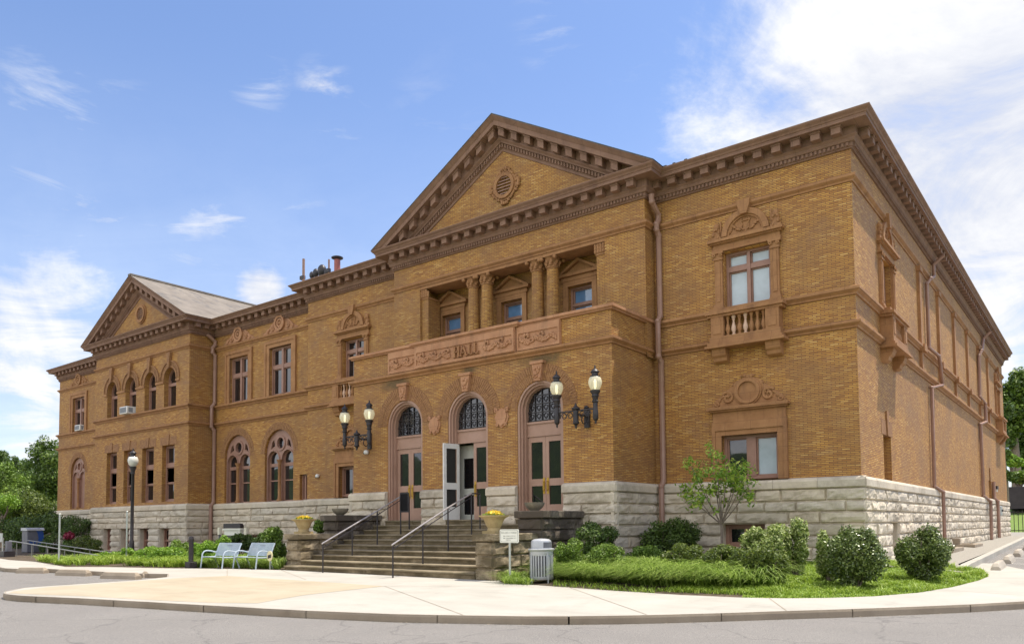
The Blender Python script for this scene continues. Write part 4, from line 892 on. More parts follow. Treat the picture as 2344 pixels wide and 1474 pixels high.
bl = inner_l+[(-28.9, 30.7), (-49.9, 30.7), (-49.9, 28.75), (-63.9, 28.75), (-64, 31), (-90, 31)]
struct(sheet('garden_bed', bl, 'soil', -.03))
mid = 6   # split of the right edge between mulch bed and lawn
r1 = inner_r[:mid]+[(-9.2, 24.5), (-9.2, 30), (-16.6, 30)]; z1 = [h(*p)-.03 for p in inner_r[:mid]]+[-1.62, -1.4, -1.4]
r2 = inner_r[mid-1:]+[(-4.0, 31.6), (-6.8, 33.5), (-6.9, 30), (-9.2, 30), (-9.2, 24.5)]; z2 = [h(*p)-.03 for p in inner_r[mid-1:]]+[-1.7, -1.5, -1.45, -1.4, -1.62]
struct(sheet('garden_bed', r1, 'soil', 0, z1)); struct(sheet('lawn', r2, 'lawn_soil', 0, z2))
from mathutils.bvhtree import BVHTree
def soil_tree(pts, zs): 
    P3 = [Vector((p[0], p[1], z)) for p, z in zip(pts, zs)]; return BVHTree.FromPolygons(P3, [tuple(t) for t in tessellate_polygon([[Vector((p[0], p[1], 0)) for p in pts]])])
soils = [soil_tree(r1, z1), soil_tree(r2, z2)]
def zb(x, y):
    for s_ in soils:
        r = s_.ray_cast(Vector((x, y, 5)), Vector((0, 0, -1)))
        if r[0]: return r[0].z
    return h(x, y)-.03
mb = MB()
n = 40
def gz(x, y):
    q = -2.35+.004*max(0, y-20)
    if y > 92: q += .11*(y-92)*min(1, max(0, (x+40)/30))
    if y > 160: q = min(q, 6)
    return min(q, 34)
gx = [-900, -600, -400, -300, -230, -180, -150, -120, -100, -90, -40, -28, -16, -8, 0, 10, 30, 60, 120, 300, 900]; gy = [-400, -100, 0, 20, 40, 60, 92, 96, 104, 112, 122, 140, 170, 260, 500, 900]
mb.add([(x, y, gz(x, y)) for y in gy for x in gx], [(j*len(gx)+i, j*len(gx)+i+1, (j+1)*len(gx)+i+1, (j+1)*len(gx)+i) for j in range(len(gy)-1) for i in range(len(gx)-1)])
struct(mb.build('ground', 'lawn_soil', None, True))

# ================================================================ lamps and fittings on the building
def lamp_head(t, x, y, z, mat='globe', sc=1, part=None, bulb=True):
    q = [(.115, 0), (.2, .08), (.265, .24), (.275, .36), (.235, .5), (.16, .58), (.13, .6)]
    mb = MB(); mb.lathe((x, y, z), [(r*sc, k*sc) for r, k in q], 24); gl = mb.build('globe', mat, part or t, True)
    mb = MB(); mb.lathe((x, y, z), [(r*sc, k*sc) for r, k in [(.2, .53), (.205, .58), (.13, .6), (.13, .7), (.17, .72), (.17, .76), (.1, .84), (.04, .88), (.03, .94), (.035, .97), (.008, 1.02)]], 18); mb.build('cap', 'iron', part or t, True)
    if bulb: mb = MB(); mb.lathe((x, y, z+.06), [(.03, 0), (.05, .1), (.055, .3), (.03, .38)], 10); mb.build('bulb', 'bulb', part or t, True)
def wall_lantern(xc, label):
    y = P-.88; z = 4.25; t = thing('wall_lantern', (xc, P, z), label, 'wall lamp', 'twin globe lanterns flanking the arches'); mb = MB()
    mb.b3(xc-.12, xc+.12, P-.1, P-.005, z-.42, z+.38); mb.lathe((xc, P-.1, z+.38), [(.12, 0), (.08, .06), (.02, .1)], 10); mb.build('wall_plate', 'iron', t, False, .01)
    mb = MB(); mb.tube([(xc, P-.08, z+.05), (xc, y, z+.05)], .045, 8); mb.tube([(xc-.89, y, z+.18), (xc+.89, y, z+.18)], .035, 8)
    for sg in (-1, 1):
        for c, r in ((.27, .15), (.55, .15)): mb.tube([(xc+sg*(c+r*(1-.05*k)*math.cos(k*.62)), y, z+.0+r*(1-.05*k)*math.sin(k*.62)) for k in range(13)], .022, 6)
    mb.tube([(xc, P-.3+.16*math.cos(k*.6), z-.12+.16*math.sin(k*.6)) for k in range(11)], .022, 6)
    mb.lathe((xc, y, z-.42), [(.02, -.1), (.05, -.04), (.05, .02), (.13, .1), (.13, .14), (.11, .16), (.11, .6), (.17, .66), (.17, .7), (.06, .78), (.02, .9)], 12); mb.build('arm', 'iron', t, True)
    for sg in (-1, 1):
        x = xc+sg*.89; mb = MB()
        mb.lathe((x, y, z-.3), [(.02, -.12), (.04, -.06), (.04, 0), (.09, .05), (.11, .1), (.11, .36), (.095, .44), (.09, .7), (.13, .74), (.13, .77), (.1, .8), (.12, .92), (.15, .96), (.13, 1.02), (.2, 1.14), (.2, 1.18), (.1, 1.19)], 16); stn = mb.build('lamp_stem', 'iron', t, True)
        lamp_head(t, x, y, z+.87, 'globe', .97, stn)
def globe_glass():
    t = NT('lit_globe_glass'); t.col((.74, .70, .54)); t.set(Roughness=.2, Emission_Strength=.05); t.b.inputs['Emission Color'].default_value = (1, .8, .4, 1)
    tr = t.n('ShaderNodeBsdfTransparent'); ms = t.n('ShaderNodeMixShader'); ms.inputs[0].default_value = .38; t.l(t.b.outputs[0], ms.inputs[1]); t.l(tr.outputs[0], ms.inputs[2]); t.l(ms.outputs[0], t.t.nodes['Material Output'].inputs[0]); return t.m
M['globe'] = globe_glass()
wall_lantern(-16.25, 'lit twin-globe iron lantern on the wall between right arch and porch corner'); wall_lantern(-28.95, 'lit twin-globe iron lantern on the wall left of the left arch')
def camera_dome(p, ax, label):
    t = thing('security_camera', p, label, 'camera', 'security cameras on the front wall'); x, y, z = p; mb = MB(); mb.lathe((x, y-.12, z), [(.04, .13), (.1, .1), (.12, .02), (.12, -.05), (.07, -.09)], 14); mb.tube([(x, y-.12, z+.06), (x, y+.0, z+.06)], .05, 8); mb.build('housing', 'white', t, True)
    mb = MB(); mb.ball((x-.05, y-.2, z-.04), .05, 1, 1, 1, 8, 6); mb.build('lens', 'glass', t, True)
q = at(842, 1036, 1, P); camera_dome((q.x, P, q.z), 0, 'small white security camera on the porch wall under the left twin lantern'); q = at(730, 1090, 1, W); camera_dome((q.x, W, q.z), 0, 'small white security camera on the recessed wall right of the narrow slit window')
def window_ac(p0, p1, yw_, dep, label):
    t = thing('window_air_conditioner', ((p0[0]+p1[0])/2, yw_, p0[1]), label, 'air conditioner', 'air conditioners in the left upper windows'); mb = MB(); x0, x1, z0, z1 = p0[0], p1[0], p0[1], p1[1]
    mb.b3(x0, x1, yw_-dep, yw_+.3, z0, z1); mb.build('case', 'white', t, False, .02); mb = MB(); mb.b3(x0+.09, x1-.12, yw_-dep-.012, yw_-dep+.01, z0+.08, z1-.07)
    for k in range(6): mb.b3(x0+.1, x1-.13, yw_-dep-.025, yw_-dep-.01, z0+.12+k*(z1-z0-.22)/6, z0+.15+k*(z1-z0-.22)/6)
    mb.build('grille', 'ac_grey', t); mb = MB(); mb.b3(x1-.005, x1+.012, yw_-dep+.12, yw_-.1, z0+.1, z1-.1); mb.build('side_vent', 'ac_grey', t)
window_ac((-58.75, 8.6), (-57.62, 9.15), V, .55, 'larger white air conditioner jutting from the second arched window of the gabled pavilion'); window_ac((-71.75, 8.62), (-70.75, 9.12), L, .4, 'smaller white air conditioner in the far left upper window')
# roof-top pieces
def rooftop(u, v0, v1, y, r, mat, name, label, cat, cap=False):
    a, b = at(u, v0, 1, y), at(u, v1, 1, y); t = thing(name, (a.x, y, b.z-1.5), label, cat); mb = MB(); mb.tube([(a.x, y, b.z-1.5), (a.x, y, a.z-(.12 if cap else 0))], r, 12); mb.build('shaft', mat, t, True)
    if cap: mb = MB(); mb.lathe((a.x, y, a.z-.18), [(r*.9, 0), (r*1.9, .1), (r*1.95, .16), (r*1.5, .2), (.1, .22)], 16); mb.build('cap', 'iron', t, True)
    else: mb = MB(); mb.b3(a.x-.3, a.x+.08, y-.1, y+.1, b.z-.1, b.z+.15); mb.build('bracket', 'iron', t)
rooftop(772, 589, 616, 33, .2, 'red', 'flue_pipe', 'short red flue pipe with black cap on the roof edge', 'flue', True)
rooftop(695, 593, 636, 33, .09, 'pipe', 'antenna_mast', 'taller grey mast standing on the roof left of the dark floodlights', 'mast'); rooftop(753, 594, 620, 33, .06, 'pipe', 'antenna_mast', 'thin short mast between the dark floodlights and the red flue', 'mast')
c0 = at(735, 628, 1, 33); t = thing('floodlight_rack', (c0.x, 33, c0.z-.6), 'rack of dark rounded floodlights standing on the roof edge beside the red flue', 'floodlights'); mb = MB(); mb.b3(c0.x-1.0, c0.x+.9, 32.9, 33.1, c0.z-.6, c0.z-.15); mb.build('rail', 'iron', t)
for u, v, r in ((714, 630, .2), (723, 625, .24), (737, 620, .34), (747, 624, .2)):
    q = at(u, v, 1, 33); mb = MB(); mb.ball((q.x, 33, q.z), r, 1, .8, 1.25, 12, 8); mb.tube([(q.x, 33, q.z), (q.x, 33, c0.z-.4)], .05, 6); mb.build('lamp', 'iron', t, True)
q = at(2283, 1168, 0, XR+.1); t = thing('electric_meter', tuple(q), 'pale grey electric meter box on the stone base near the far end', 'meter'); mb = MB(); mb.b3(XR+.1, XR+.4, q.y-.5, q.y+.5, q.z-.4, q.z+.35); mb.build('box', 'galv', t, False, .03); mb = MB(); mb.tube([(XR+.2, q.y, q.z-.4), (XR+.2, q.y+.2, -1.4)], .06, 6); mb.build('conduit', 'galv', t); mb = MB(); mb.lathe((XR+.3, q.y, q.z), [(.2, -.1), (.22, .05), (.1, .1)], 12); mb.build('dial', 'glass', t)
q = at(2276, 1118, 0, XR+.1); t = thing('wall_light', tuple(q), 'small dark wall light on the brick near the far end of the side wall', 'wall lamp'); mb = MB(); mb.b3(XR+.0, XR+.35, q.y-.4, q.y+.4, q.z-.05, q.z+.2); mb.build('housing', 'iron', t); mb = MB(); mb.b3(XR+.05, XR+.3, q.y-.3, q.y+.3, q.z-.25, q.z-.04); mb.build('diffuser', 'cream', t)

# ================================================================ street furniture
b = gp(301, 1290); b = Vector((at(301, 1270, 1, 25.2).x, 25.2, h(-50, 25.2)))
t = thing('lamp_post', tuple(b), 'tall dark lamp post with one unlit acorn globe before the left pavilion', 'street lamp'); zt = at(304, 1068, 1, 25.2).z; mb = MB()
mb.lathe(tuple(b), [(.26, -.1), (.26, .3), (.16, .4), (.15, .9), (.11, 1.0), (.10, zt-b.z-.5), (.14, zt-b.z-.45), (.12, zt-b.z-.3), (.22, zt-b.z-.05), (.22, zt-b.z)], 16); mb.build('post', 'iron', t, True); lamp_head(t, b.x, b.y, zt, 'globe_off', 1.2, None, False)
b = gp(437, 1299); t = thing('bollard', tuple(b), 'dark square-footed bollard at the edge of the plants left of the benches', 'bollard'); mb = MB(); mb.b3(b.x-.2, b.x+.2, b.y-.2, b.y+.2, b.z-.02, b.z+.28); mb.build('foot', 'iron', t, False, .02); mb = MB(); mb.lathe(tuple(b), [(.12, .28), (.11, .4), (.11, 1.3), (.13, 1.34), (.1, 1.45), (.02, 1.48)], 14); mb.build('shaft', 'iron', t, True)
def bench(u, v, label, w=1.74):
    b = gp(u, v); x0, y0, z0 = b; t = thing('park_bench', (x0+w/2, y0, z0), label, 'bench', 'pale blue metal benches beside the steps'); KZ = .84; Q = lambda x, y, z: (x0+x, y0+y, z0+z*KZ)
    mb = MB()
    for k in range(9): y = .04+k*.072; mb.b3(x0, x0+w, y0+y, y0+y+.05, z0+(.6-.004*k)*KZ, z0+(.625-.004*k)*KZ)
    mb.build('seat', 'bench', t)
    mb = MB()
    for k in range(13):
        a = k/12; y = .68+.12*a+.1*a*a; z = .66+.66*a
        mb.add([Q(-.0, y, z), Q(w, y, z), Q(w, y+.008, z+.042), Q(0, y+.008, z+.042), Q(0, y+.02, z), Q(w, y+.02, z), Q(w, y+.028, z+.042), Q(0, y+.028, z+.042)], [(0, 1, 2, 3), (4, 5, 6, 7), (0, 1, 5, 4), (3, 2, 6, 7), (0, 3, 7, 4), (1, 2, 6, 5)])
    bk = mb.build('backrest', 'bench', t); mb = MB(); mb.b3(x0+.72, x0+1.14, y0+.84, y0+.855, z0+1.14*KZ, z0+1.22*KZ); mb.build('plaque', 'iron', bk)
    for x in (0, w):
        mb = MB(); mb.tube([Q(x, -.08, -.01), Q(x, -.02, .6), Q(x, .0, .78), Q(x, .08, .9), Q(x, .22, .95), Q(x, .45, .92), Q(x, .72, .84)], .033, 8); mb.tube([Q(x, .0, .6), Q(x, .3, .585), Q(x, .66, .6), Q(x, .72, .75), Q(x, .84, 1.15), Q(x, .92, 1.34)], .03, 8); mb.tube([Q(x, .6, .58), Q(x, .72, .3), Q(x, .82, -.01)], .033, 8); mb.build('side_frame', 'bench', t, True)
bench(463, 1299, 'pale blue metal slat bench nearer the dark bollard'); bench(537, 1300, 'pale blue metal slat bench with a round yellow sign at its end')
b = at(617, 1272, 1, 20.9); t = thing('yard_sign', (b.x, 20.9, h(b.x, 20.9)), 'round pale yellow sign with a dark panel beside the right bench', 'sign'); mb = MB(); fy = front(20.9); mb.prism(fy, [(b.x+.2*math.cos(a*.45), b.z+.23*math.sin(a*.45)) for a in range(14)], 0, .03); mb.build('disc', 'yellow', t)
mb = MB(); mb.prism(fy, [(b.x-.12, b.z-.12), (b.x+.11, b.z-.07), (b.x+.11, b.z+.08), (b.x-.12, b.z+.03)], -.012, -.004); mb.build('panel', 'iron', t); mb = MB(); mb.b3(b.x-.02, b.x+.02, 20.91, 20.94, h(b.x, 20.9)-.05, b.z); mb.build('stake', 'galv', t)
b = gp(1240, 1332); bx, by, bz = b; t = thing('litter_bin', (bx, by, bz), 'round silver slatted litter bin with domed lid between sign and grasses', 'litter bin'); RB = .385
mb = MB(); mb.lathe((bx, by, bz), [(RB, 1.02), (RB+.05, 1.06), (RB+.06, 1.1), (RB+.02, 1.12), (RB-.05, 1.12), (RB-.05, 1.0)], 30); mb.lathe((bx, by, bz), [(RB-.01, .1), (RB+.005, .12), (RB+.005, .2), (RB-.02, .2)], 30); mb.lathe((bx, by, bz), [(RB-.01, .88), (RB+.005, .9), (RB+.005, 1.03), (RB-.02, 1.03)], 30)
for k in range(26):
    a = 2*math.pi*k/26; c, s_ = math.cos(a), math.sin(a); tx, ty = -s_*.022, c*.022
    mb.add([(bx+c*r+sg*tx, by+s_*r+sg*ty, bz+z) for z in (.18, .92) for r in (RB-.012, RB+.004) for sg in (-1, 1)], [(0, 1, 3, 2), (4, 6, 7, 5), (0, 4, 5, 1), (2, 3, 7, 6), (0, 2, 6, 4), (1, 5, 7, 3)])
mb.build('slatted_body', 'can', t, True); mb = MB(); mb.lathe((bx, by, bz), [(RB-.05, .12), (RB-.05, .98), (RB-.08, .98)], 24); mb.build('liner', 'kiosk', t, True)
mb = MB(); mb.lathe((bx, by, bz), [(RB-.04, 1.12), (RB-.04, 1.31), (RB-.06, 1.38), (RB-.14, 1.43), (.05, 1.45)], 30); ld = mb.build('dome_lid', 'can', t, True)
ca = math.atan2(-by, -bx)+.75; mb = MB(); pts = [(bx+(RB-.033)*math.cos(ca+d), by+(RB-.033)*math.sin(ca+d)) for d in (-.55, -.37, -.18, 0, .18, .37, .55)]
mb.add([(x, y, bz+z) for z in (1.15, 1.33) for x, y in pts], [(i, i+1, i+8, i+7) for i in range(6)]); mb.build('flap_opening', 'kiosk', ld)
for k in range(4):
    a = math.pi/4+k*math.pi/2+.4; mb = MB(); mb.tube([(bx+RB*1.02*math.cos(a), by+RB*1.02*math.sin(a), bz-.01), (bx+RB*1.0*math.cos(a), by+RB*1.0*math.sin(a), bz+1.0)], .025, 6); mb.build('leg', 'can', t)
ys = 20.75; a, b = at(1144, 1211, 1, ys), at(1187, 1242, 1, ys); c = (a.x+b.x)/2; t = thing('direction_sign', (c, ys, h(c, ys)), 'white sign with two arrows on a thin steel post before the cheek wall', 'sign'); fy = front(ys); x0, x1, z0, z1 = a.x, b.x, b.z, a.z
rr = .04; rp = lambda x0, x1, z0, z1, r: [(x+r*math.cos(math.radians(t_)), z+r*math.sin(math.radians(t_))) for x, z, s0 in ((x1-r, z1-r, 0), (x0+r, z1-r, 90), (x0+r, z0+r, 180), (x1-r, z0+r, 270)) for t_ in (s0, s0+30, s0+60, s0+90)]
mb = MB(); mb.prism(fy, rp(x0, x1, z0, z1, rr), 0, .02); bd = mb.build('sign_board', 'signwhite', t)
mb = MB(); w = x1-x0; hh = z1-z0; mb.band(fy, rp(x0+.03, x1-.03, z0+.03, z1-.03, rr)+rp(x0+.03, x1-.03, z0+.03, z1-.03, rr)[:1], rp(x0+.04, x1-.04, z0+.04, z1-.04, rr)+rp(x0+.04, x1-.04, z0+.04, z1-.04, rr)[:1], -.006, -.003)
rnd = random.Random(5)
def words(u0, u1, v, ht):     # small worn lettering, too blurred in the place to read as more than strokes
    u = u0
    while u < u1:
        lw = .018; kind = rnd.random(); X = x0+w*u; Z = z0+hh*v; W_ = w*lw
        mb.box(fy, X, X+W_*.35, Z, Z+hh*ht, -.006, -.003)
        if kind < .7: mb.box(fy, X, X+W_*1.0, Z+hh*ht*.8, Z+hh*ht, -.006, -.003)
        if kind > .3: mb.box(fy, X, X+W_*1.0, Z, Z+hh*ht*.2, -.006, -.003)
        if kind > .5: mb.box(fy, X, X+W_*.9, Z+hh*ht*.42, Z+hh*ht*.58, -.006, -.003)
        u += lw*(1.7 if rnd.random() > .16 else 3.4)
words(.09, .93, .70, .09); words(.36, .84, .47, .07); words(.36, .88, .31, .07); words(.36, .58, .18, .07)
for v in (.50, .345): mb.prism(fy, [(x0+w*.18, z0+hh*v), (x0+w*.22, z0+hh*(v+.05)), (x0+w*.22, z0+hh*(v+.025)), (x0+w*.30, z0+hh*(v+.025)), (x0+w*.30, z0+hh*(v-.025)), (x0+w*.22, z0+hh*(v-.025)), (x0+w*.22, z0+hh*(v-.05))], -.007, -.003)
mb.build('lettering', 'signgrey', bd); mb = MB(); mb.b3(c-.035, c+.035, ys+.021, ys+.05, h(c, ys)-.1, z1-.05); mb.build('post', 'galv', t)
def wheel_stop(p, q, label, grp, wid=.3, hgt=.27, dz=-.18, mat='curb'):
    p, q = Vector(p), Vector(q); d = (q-p); ln = d.length; d.normalize(); n = Vector((d.y, -d.x, 0)); b = (p+q)/2; z = h(b.x, b.y)+dz
    mb = MB(); mb.org = U2W((b.x, b.y, z)); vs = []
    for s_, k in ((0, .55), (.12, 1), (ln-.12, 1), (ln, .55)):
        for o_, zz in ((-wid, 0), (-wid*.8, hgt*.5), (-wid*.45, hgt*k), (wid*.45, hgt*k), (wid*.8, hgt*.5), (wid, 0)): v = p+d*s_+n*(o_*.6); vs.append((v.x, v.y, h(v.x, v.y)+dz+zz))
    mb.add(vs, [(i*6+j, i*6+j+1, i*6+j+7, i*6+j+6) for i in range(3) for j in range(5)]+[tuple(range(6)), tuple(range(18, 24))]); return tag(mb.build('wheel_stop', mat, None, False, .015), label, 'wheel stop', grp)
G1_ = 'concrete wheel stops in the left parking bays'
for (a, b, lb) in (((42, 1311), (106, 1311.5), 'pale concrete wheel stop in the leftmost bay of the near parking row'), ((133, 1316), (204, 1318), 'pale concrete wheel stop in the middle of the left parking row'), ((236, 1323), (317, 1325.5), 'pale concrete wheel stop nearest the tan paving in the left row'), ((324, 1322), (340, 1321), 'short pale stop end beside the tan paving')): wheel_stop(gp(*a, -.18), gp(*b, -.18), lb, G1_)
for k, lb in enumerate(('nearest pale concrete wheel stop in the bays along the side wall', 'second pale concrete wheel stop in the bays along the side wall', 'third pale concrete wheel stop in the bays along the side wall', 'fourth pale concrete wheel stop in the bays along the side wall')):
    y = (33.6, 38.6, 44.6, 52)[k]; x = -3.3-.019*(y-33); wheel_stop((x, y-.1, 0), (x-.04, y+2.3, 0), lb, 'concrete wheel stops beside the side wall', .3, .3, -.04, 'stopconc')
def pole(u, v0, v1, y, r, label):
    a = at(u, v0, 1, y); z = h(a.x, y); t = thing('sign_pole', (a.x, y, z), label, 'pole', 'bare pale poles in the left planting'); mb = MB(); mb.tube([(a.x, y, z-.1), (a.x, y, a.z)], r, 8); mb.build('shaft', 'galv', t, True); mb = MB(); mb.ball((a.x, y, a.z), r*1.2, 1, 1, .6, 8, 4); mb.build('cap', 'galv', t, True)
pole(137, 1176, 1285, 18.6, .05, 'bare pale pole standing in the lime plants left of the pavilion'); pole(291, 1170, 1270, 22.0, .05, 'bare pale pole just left of the dark lamp post')
xb = at(79, 1240, 1, 24.6).x; ya, yb_ = at(62, 1240, 0, xb).y, at(98, 1240, 0, xb).y; zg = h(xb, ya); zt = at(79, 1208, 0, xb).z; t = thing('book_return_box', (xb, (ya+yb_)/2, zg), 'slate grey book return box with a blue emblem beside the ramp rails', 'return box'); ya, yb_ = sorted((ya, yb_))
mb = MB(); mb.b3(xb-1.0, xb, ya, yb_, zg, zt-.2); mb.build('cabinet', 'kiosk', t, False, .03); mb = MB(); mb.prism(front(ya-.06), [(xb-1.05, zt-.2), (xb+.12, zt-.2), (xb+.12, zt-.1), (xb-.1, zt+.02), (xb-1.05, zt+.02)], 0, yb_-ya+.12); mb.build('hood', 'can', t)
mb = MB(); fx = east(xb); yy, zz = ya+(yb_-ya)*.72, (zt+zg)/2+.25; mb.prism(fx, [(yy-.3, zz+.6), (yy+.05, zz+.65), (yy+.3, zz+.4), (yy+.4, zz-.1), (yy+.4, zz-.6), (yy-.05, zz-.6), (yy+.0, zz-.1), (yy-.08, zz+.3)], -.012, .0); mb.box(fx, ya+.15, ya+.6, zz-.5, zz-.28, -.012, 0); mb.build('emblem', 'blue', t)
def ramp_rail(P0, P1, n, y, label):
    p, q = at(*P0, 1, y), at(*P1, 1, y+.0); t = thing('ramp_railing', (p.x, y, h(p.x, y)), label, 'railing', 'pipe railings of the ramp'); mb = MB(); mb.tube([p, q], .035, 8); mb.build('rail', 'pipe_grey', t, True)
    for k in range(n):
        f = (k+.5)/n; x = p.x+(q.x-p.x)*f; z = p.z+(q.z-p.z)*f; mb = MB(); mb.tube([(x, y, h(x, y)-.05), (x, y, z)], .028, 6); mb.build('post', 'pipe_grey', t)
ramp_rail((22, 1237), (256, 1276), 6, 21.2, 'front pipe railing of the ramp sloping down behind the lime plants'); ramp_rail((62, 1236), (262, 1266), 6, 23.2, 'rear pipe railing of the ramp in front of the grey return box')
a = at(18, 1240, 1, 20.6); t = thing('wooden_post', (a.x, 20.6, h(a.x, 20.6)), 'dark square post at the upper end of the ramp railing', 'post'); mb = MB(); mb.b3(a.x-.18, a.x+.18, 20.5, 20.8, h(a.x, 20.6)-.1, a.z+.05); mb.build('shaft', 'kiosk', t, False, .02); mb = MB(); mb.b3(a.x-.75, a.x+.25, 20.3, 20.95, h(a.x, 20.6)-.05, h(a.x, 20.6)+.35); mb.build('foot', 'iron', t)
a = at(3, 1230, 1, 21); t = thing('name_sign', (a.x, 21, h(a.x, 21)), 'small pale sign on a post at the left edge near the ramp', 'sign'); mb = MB(); mb.b3(a.x-.9, a.x+.12, 21, 21.05, a.z-.3, a.z+.3); mb.build('board', 'galv', t); mb = MB(); mb.b3(a.x-.04, a.x+.04, 21.06, 21.12, h(a.x, 21)-.05, a.z); mb.build('post', 'galv', t)
yy = 27.0; a, b = at(511, 1198, 1, yy), at(550, 1221, 1, yy); t = thing('marker_board', ((a.x+b.x)/2, yy, h(a.x, yy)), 'black rounded panel above a pale board against the recessed stone base', 'sign'); fy = front(yy); zm = at(530, 1208.5, 1, yy).z
mb = MB(); mb.prism(fy, [(a.x, zm), (b.x-.05, zm), (b.x, zm+.1), (b.x-.03, a.z-.1), (b.x-.15, a.z), (a.x, a.z)], 0, .25); mb.build('panel', 'iron', t, False, .01); mb = MB(); mb.b3(a.x-.02, b.x+.05, yy-.05, yy+.3, zm-.12, zm-.02); mb.b3(a.x+.08, b.x-.05, yy+.02, yy+.25, b.z-.1, zm-.1); mb.build('shelf', 'signwhite', t)
mb = MB(); mb.b3(a.x+.2, b.x-.3, yy+.1, yy+.2, h(a.x, yy)-.05, b.z); mb.build('leg', 'kiosk', t)
for u, lb in ((503, 'cream garden light left of the black panel by the recessed wall'), (564, 'cream garden light right of the black panel by the recessed wall')):
    a = at(u, 1207, 1, yy); t = thing('garden_light', (a.x, yy, h(a.x, yy)), lb, 'garden light', 'cream garden lights flanking the black panel'); mb = MB(); mb.b3(a.x-.1, a.x+.1, yy-.1, yy+.1, a.z-.45, a.z); mb.build('lens', 'cream', t, False, .02); mb = MB(); mb.b3(a.x-.05, a.x+.05, yy-.05, yy+.05, h(a.x, yy)-.05, a.z-.45); mb.build('stake', 'kiosk', t)
for k, (y, lb) in enumerate(((41.5, 'low concrete window-well kerb nearer the round bush on the gravel'), (49, 'low concrete window-well kerb farther along the gravel strip'))):
    mb = MB(); mb.org = U2W((-6, y, -1.5)); mb.b3(XR+.1, -5.75, y, y+.5, -1.6, -1.28); mb.b3(-6.0, -5.75, y+.5, y+3, -1.6, -1.28); mb.b3(XR+.1, -5.75, y+3, y+3.4, -1.6, -1.28); mb.b3(XR+.1, XR+.5, y+.1, y+.4, -1.3, -.95); tag(mb.build('window_well', 'curb', None, False, .02), lb, 'window well', 'window wells along the side wall')

# far right beyond the building
t = thing('iron_fence', (-5, 99, gz(-5, 99)), 'black iron picket fence before the bright grass bank beyond the building', 'fence'); mb = MB()
for k in range(90): x = -14+k*.38; mb.b3(x-.03, x+.03, 98.97, 99.03, -1.5, 1.1)
mb.build('pickets', 'iron', t); mb = MB()
for z in (-1.1, .85): mb.b3(-14, 20.2, 98.96, 99.04, z, z+.08)
mb.build('rails', 'iron', t)
t = thing('dark_shed', (2, 118, 2), 'long dark shed with a faded red roof on the grass bank', 'shed'); mb = MB(); mb.b3(-10.2, 16, 118, 126, 1.5, 4.3); mb.build('wall', 'trailer', t); mb = MB(); mb.add([(-8.2, 117.5, 4.3), (17, 117.5, 4.3), (17, 122, 5.6), (-6, 122, 5.6), (17, 127, 4.3), (-8.2, 127, 4.3)], [(0, 1, 2, 3), (3, 2, 4, 5), (0, 3, 5)]); mb.build('roof', 'rose', t)
t = thing('grey_block', (10, 150, 4), 'plain grey rendered building half hidden under the far right trees', 'building'); mb = MB(); mb.b3(-10.5, 40, 150, 165, 3, 8.8); mb.build('wall', 'farwall', t); mb = MB(); mb.b3(-10.8, 40.3, 149.7, 165.3, 8.8, 9.1); mb.build('roof', 'shingle', t)

# ================================================================ planting
RG = np.random.default_rng(11)
def depth(p): return Vector(p).dot(F)
def blobs(l, y): 
    c, r = [], []
    for u, v, rp in l: q = at(u, v, 1, y); c.append(tuple(q)); r.append(rp/f_*depth(q))
    return c, r
def clumps(c, r, k, fr=.42):
    cc, rr = [], []
    for p, q in zip(c, r):
        q = np.array(q) if np.ndim(q) else np.array([q]*3)
        for _ in range(k):
            d = RG.normal(size=3); d /= np.linalg.norm(d); f = .35+.45*RG.random(); cc.append(np.array(p)+d*q*f); rr.append(q*fr*(.6+.7*RG.random()))
    return cc, rr
def bush(box, y, mat, n, size, label, group=None, name='bush', k=16, base=None):
    u0, u1, v0, v1 = box; c = at((u0+u1)/2, (v0+v1)/2, 1, y); dp = depth(c); rx = (u1-u0)/2/f_*dp; rz = (v1-v0)/2/f_*dp*1.04; zg = base if base is not None else zb(c.x, y)
    t = thing(name, (c.x, y, zg), label, 'bush', group); cc, rr = [], []
    for _ in range(int(k*1.7)):
        tt = RG.uniform(-1.05, .9); R_ = math.sqrt(max(.25 if tt < 0 else 0, 1-abs(min(1, abs(tt)))**2.6))*(.45+.55*RG.random()**.5)*.74; a = RG.random()*6.283; cc.append((c.x+rx*R_*math.cos(a), y+rx*R_*math.sin(a), c.z+rz*tt*.74)); rr.append(np.array([rx, rx, rz])*.36*(.6+.75*RG.random()))
    q = leafcloud(RG, cc, rr, int(n*2.3), size*.66, .4, .3); lo = q[:, :, 2].min(1) > zg-.05; quads('foliage', q[lo], mat, t)
    mb = MB()
    for j in range(7):
        a = j*.9; mb.tube([(c.x+.05*math.cos(a), y+.05*math.sin(a), zg-.1), (c.x+.4*rx*math.cos(a), y+.4*rx*math.sin(a), c.z-.3*rz), (c.x+.65*rx*math.cos(a+.3), y+.6*rx*math.sin(a+.3), c.z+.35*rz)], .035, 5, .012)
    mb.build('stem', 'bark', t)
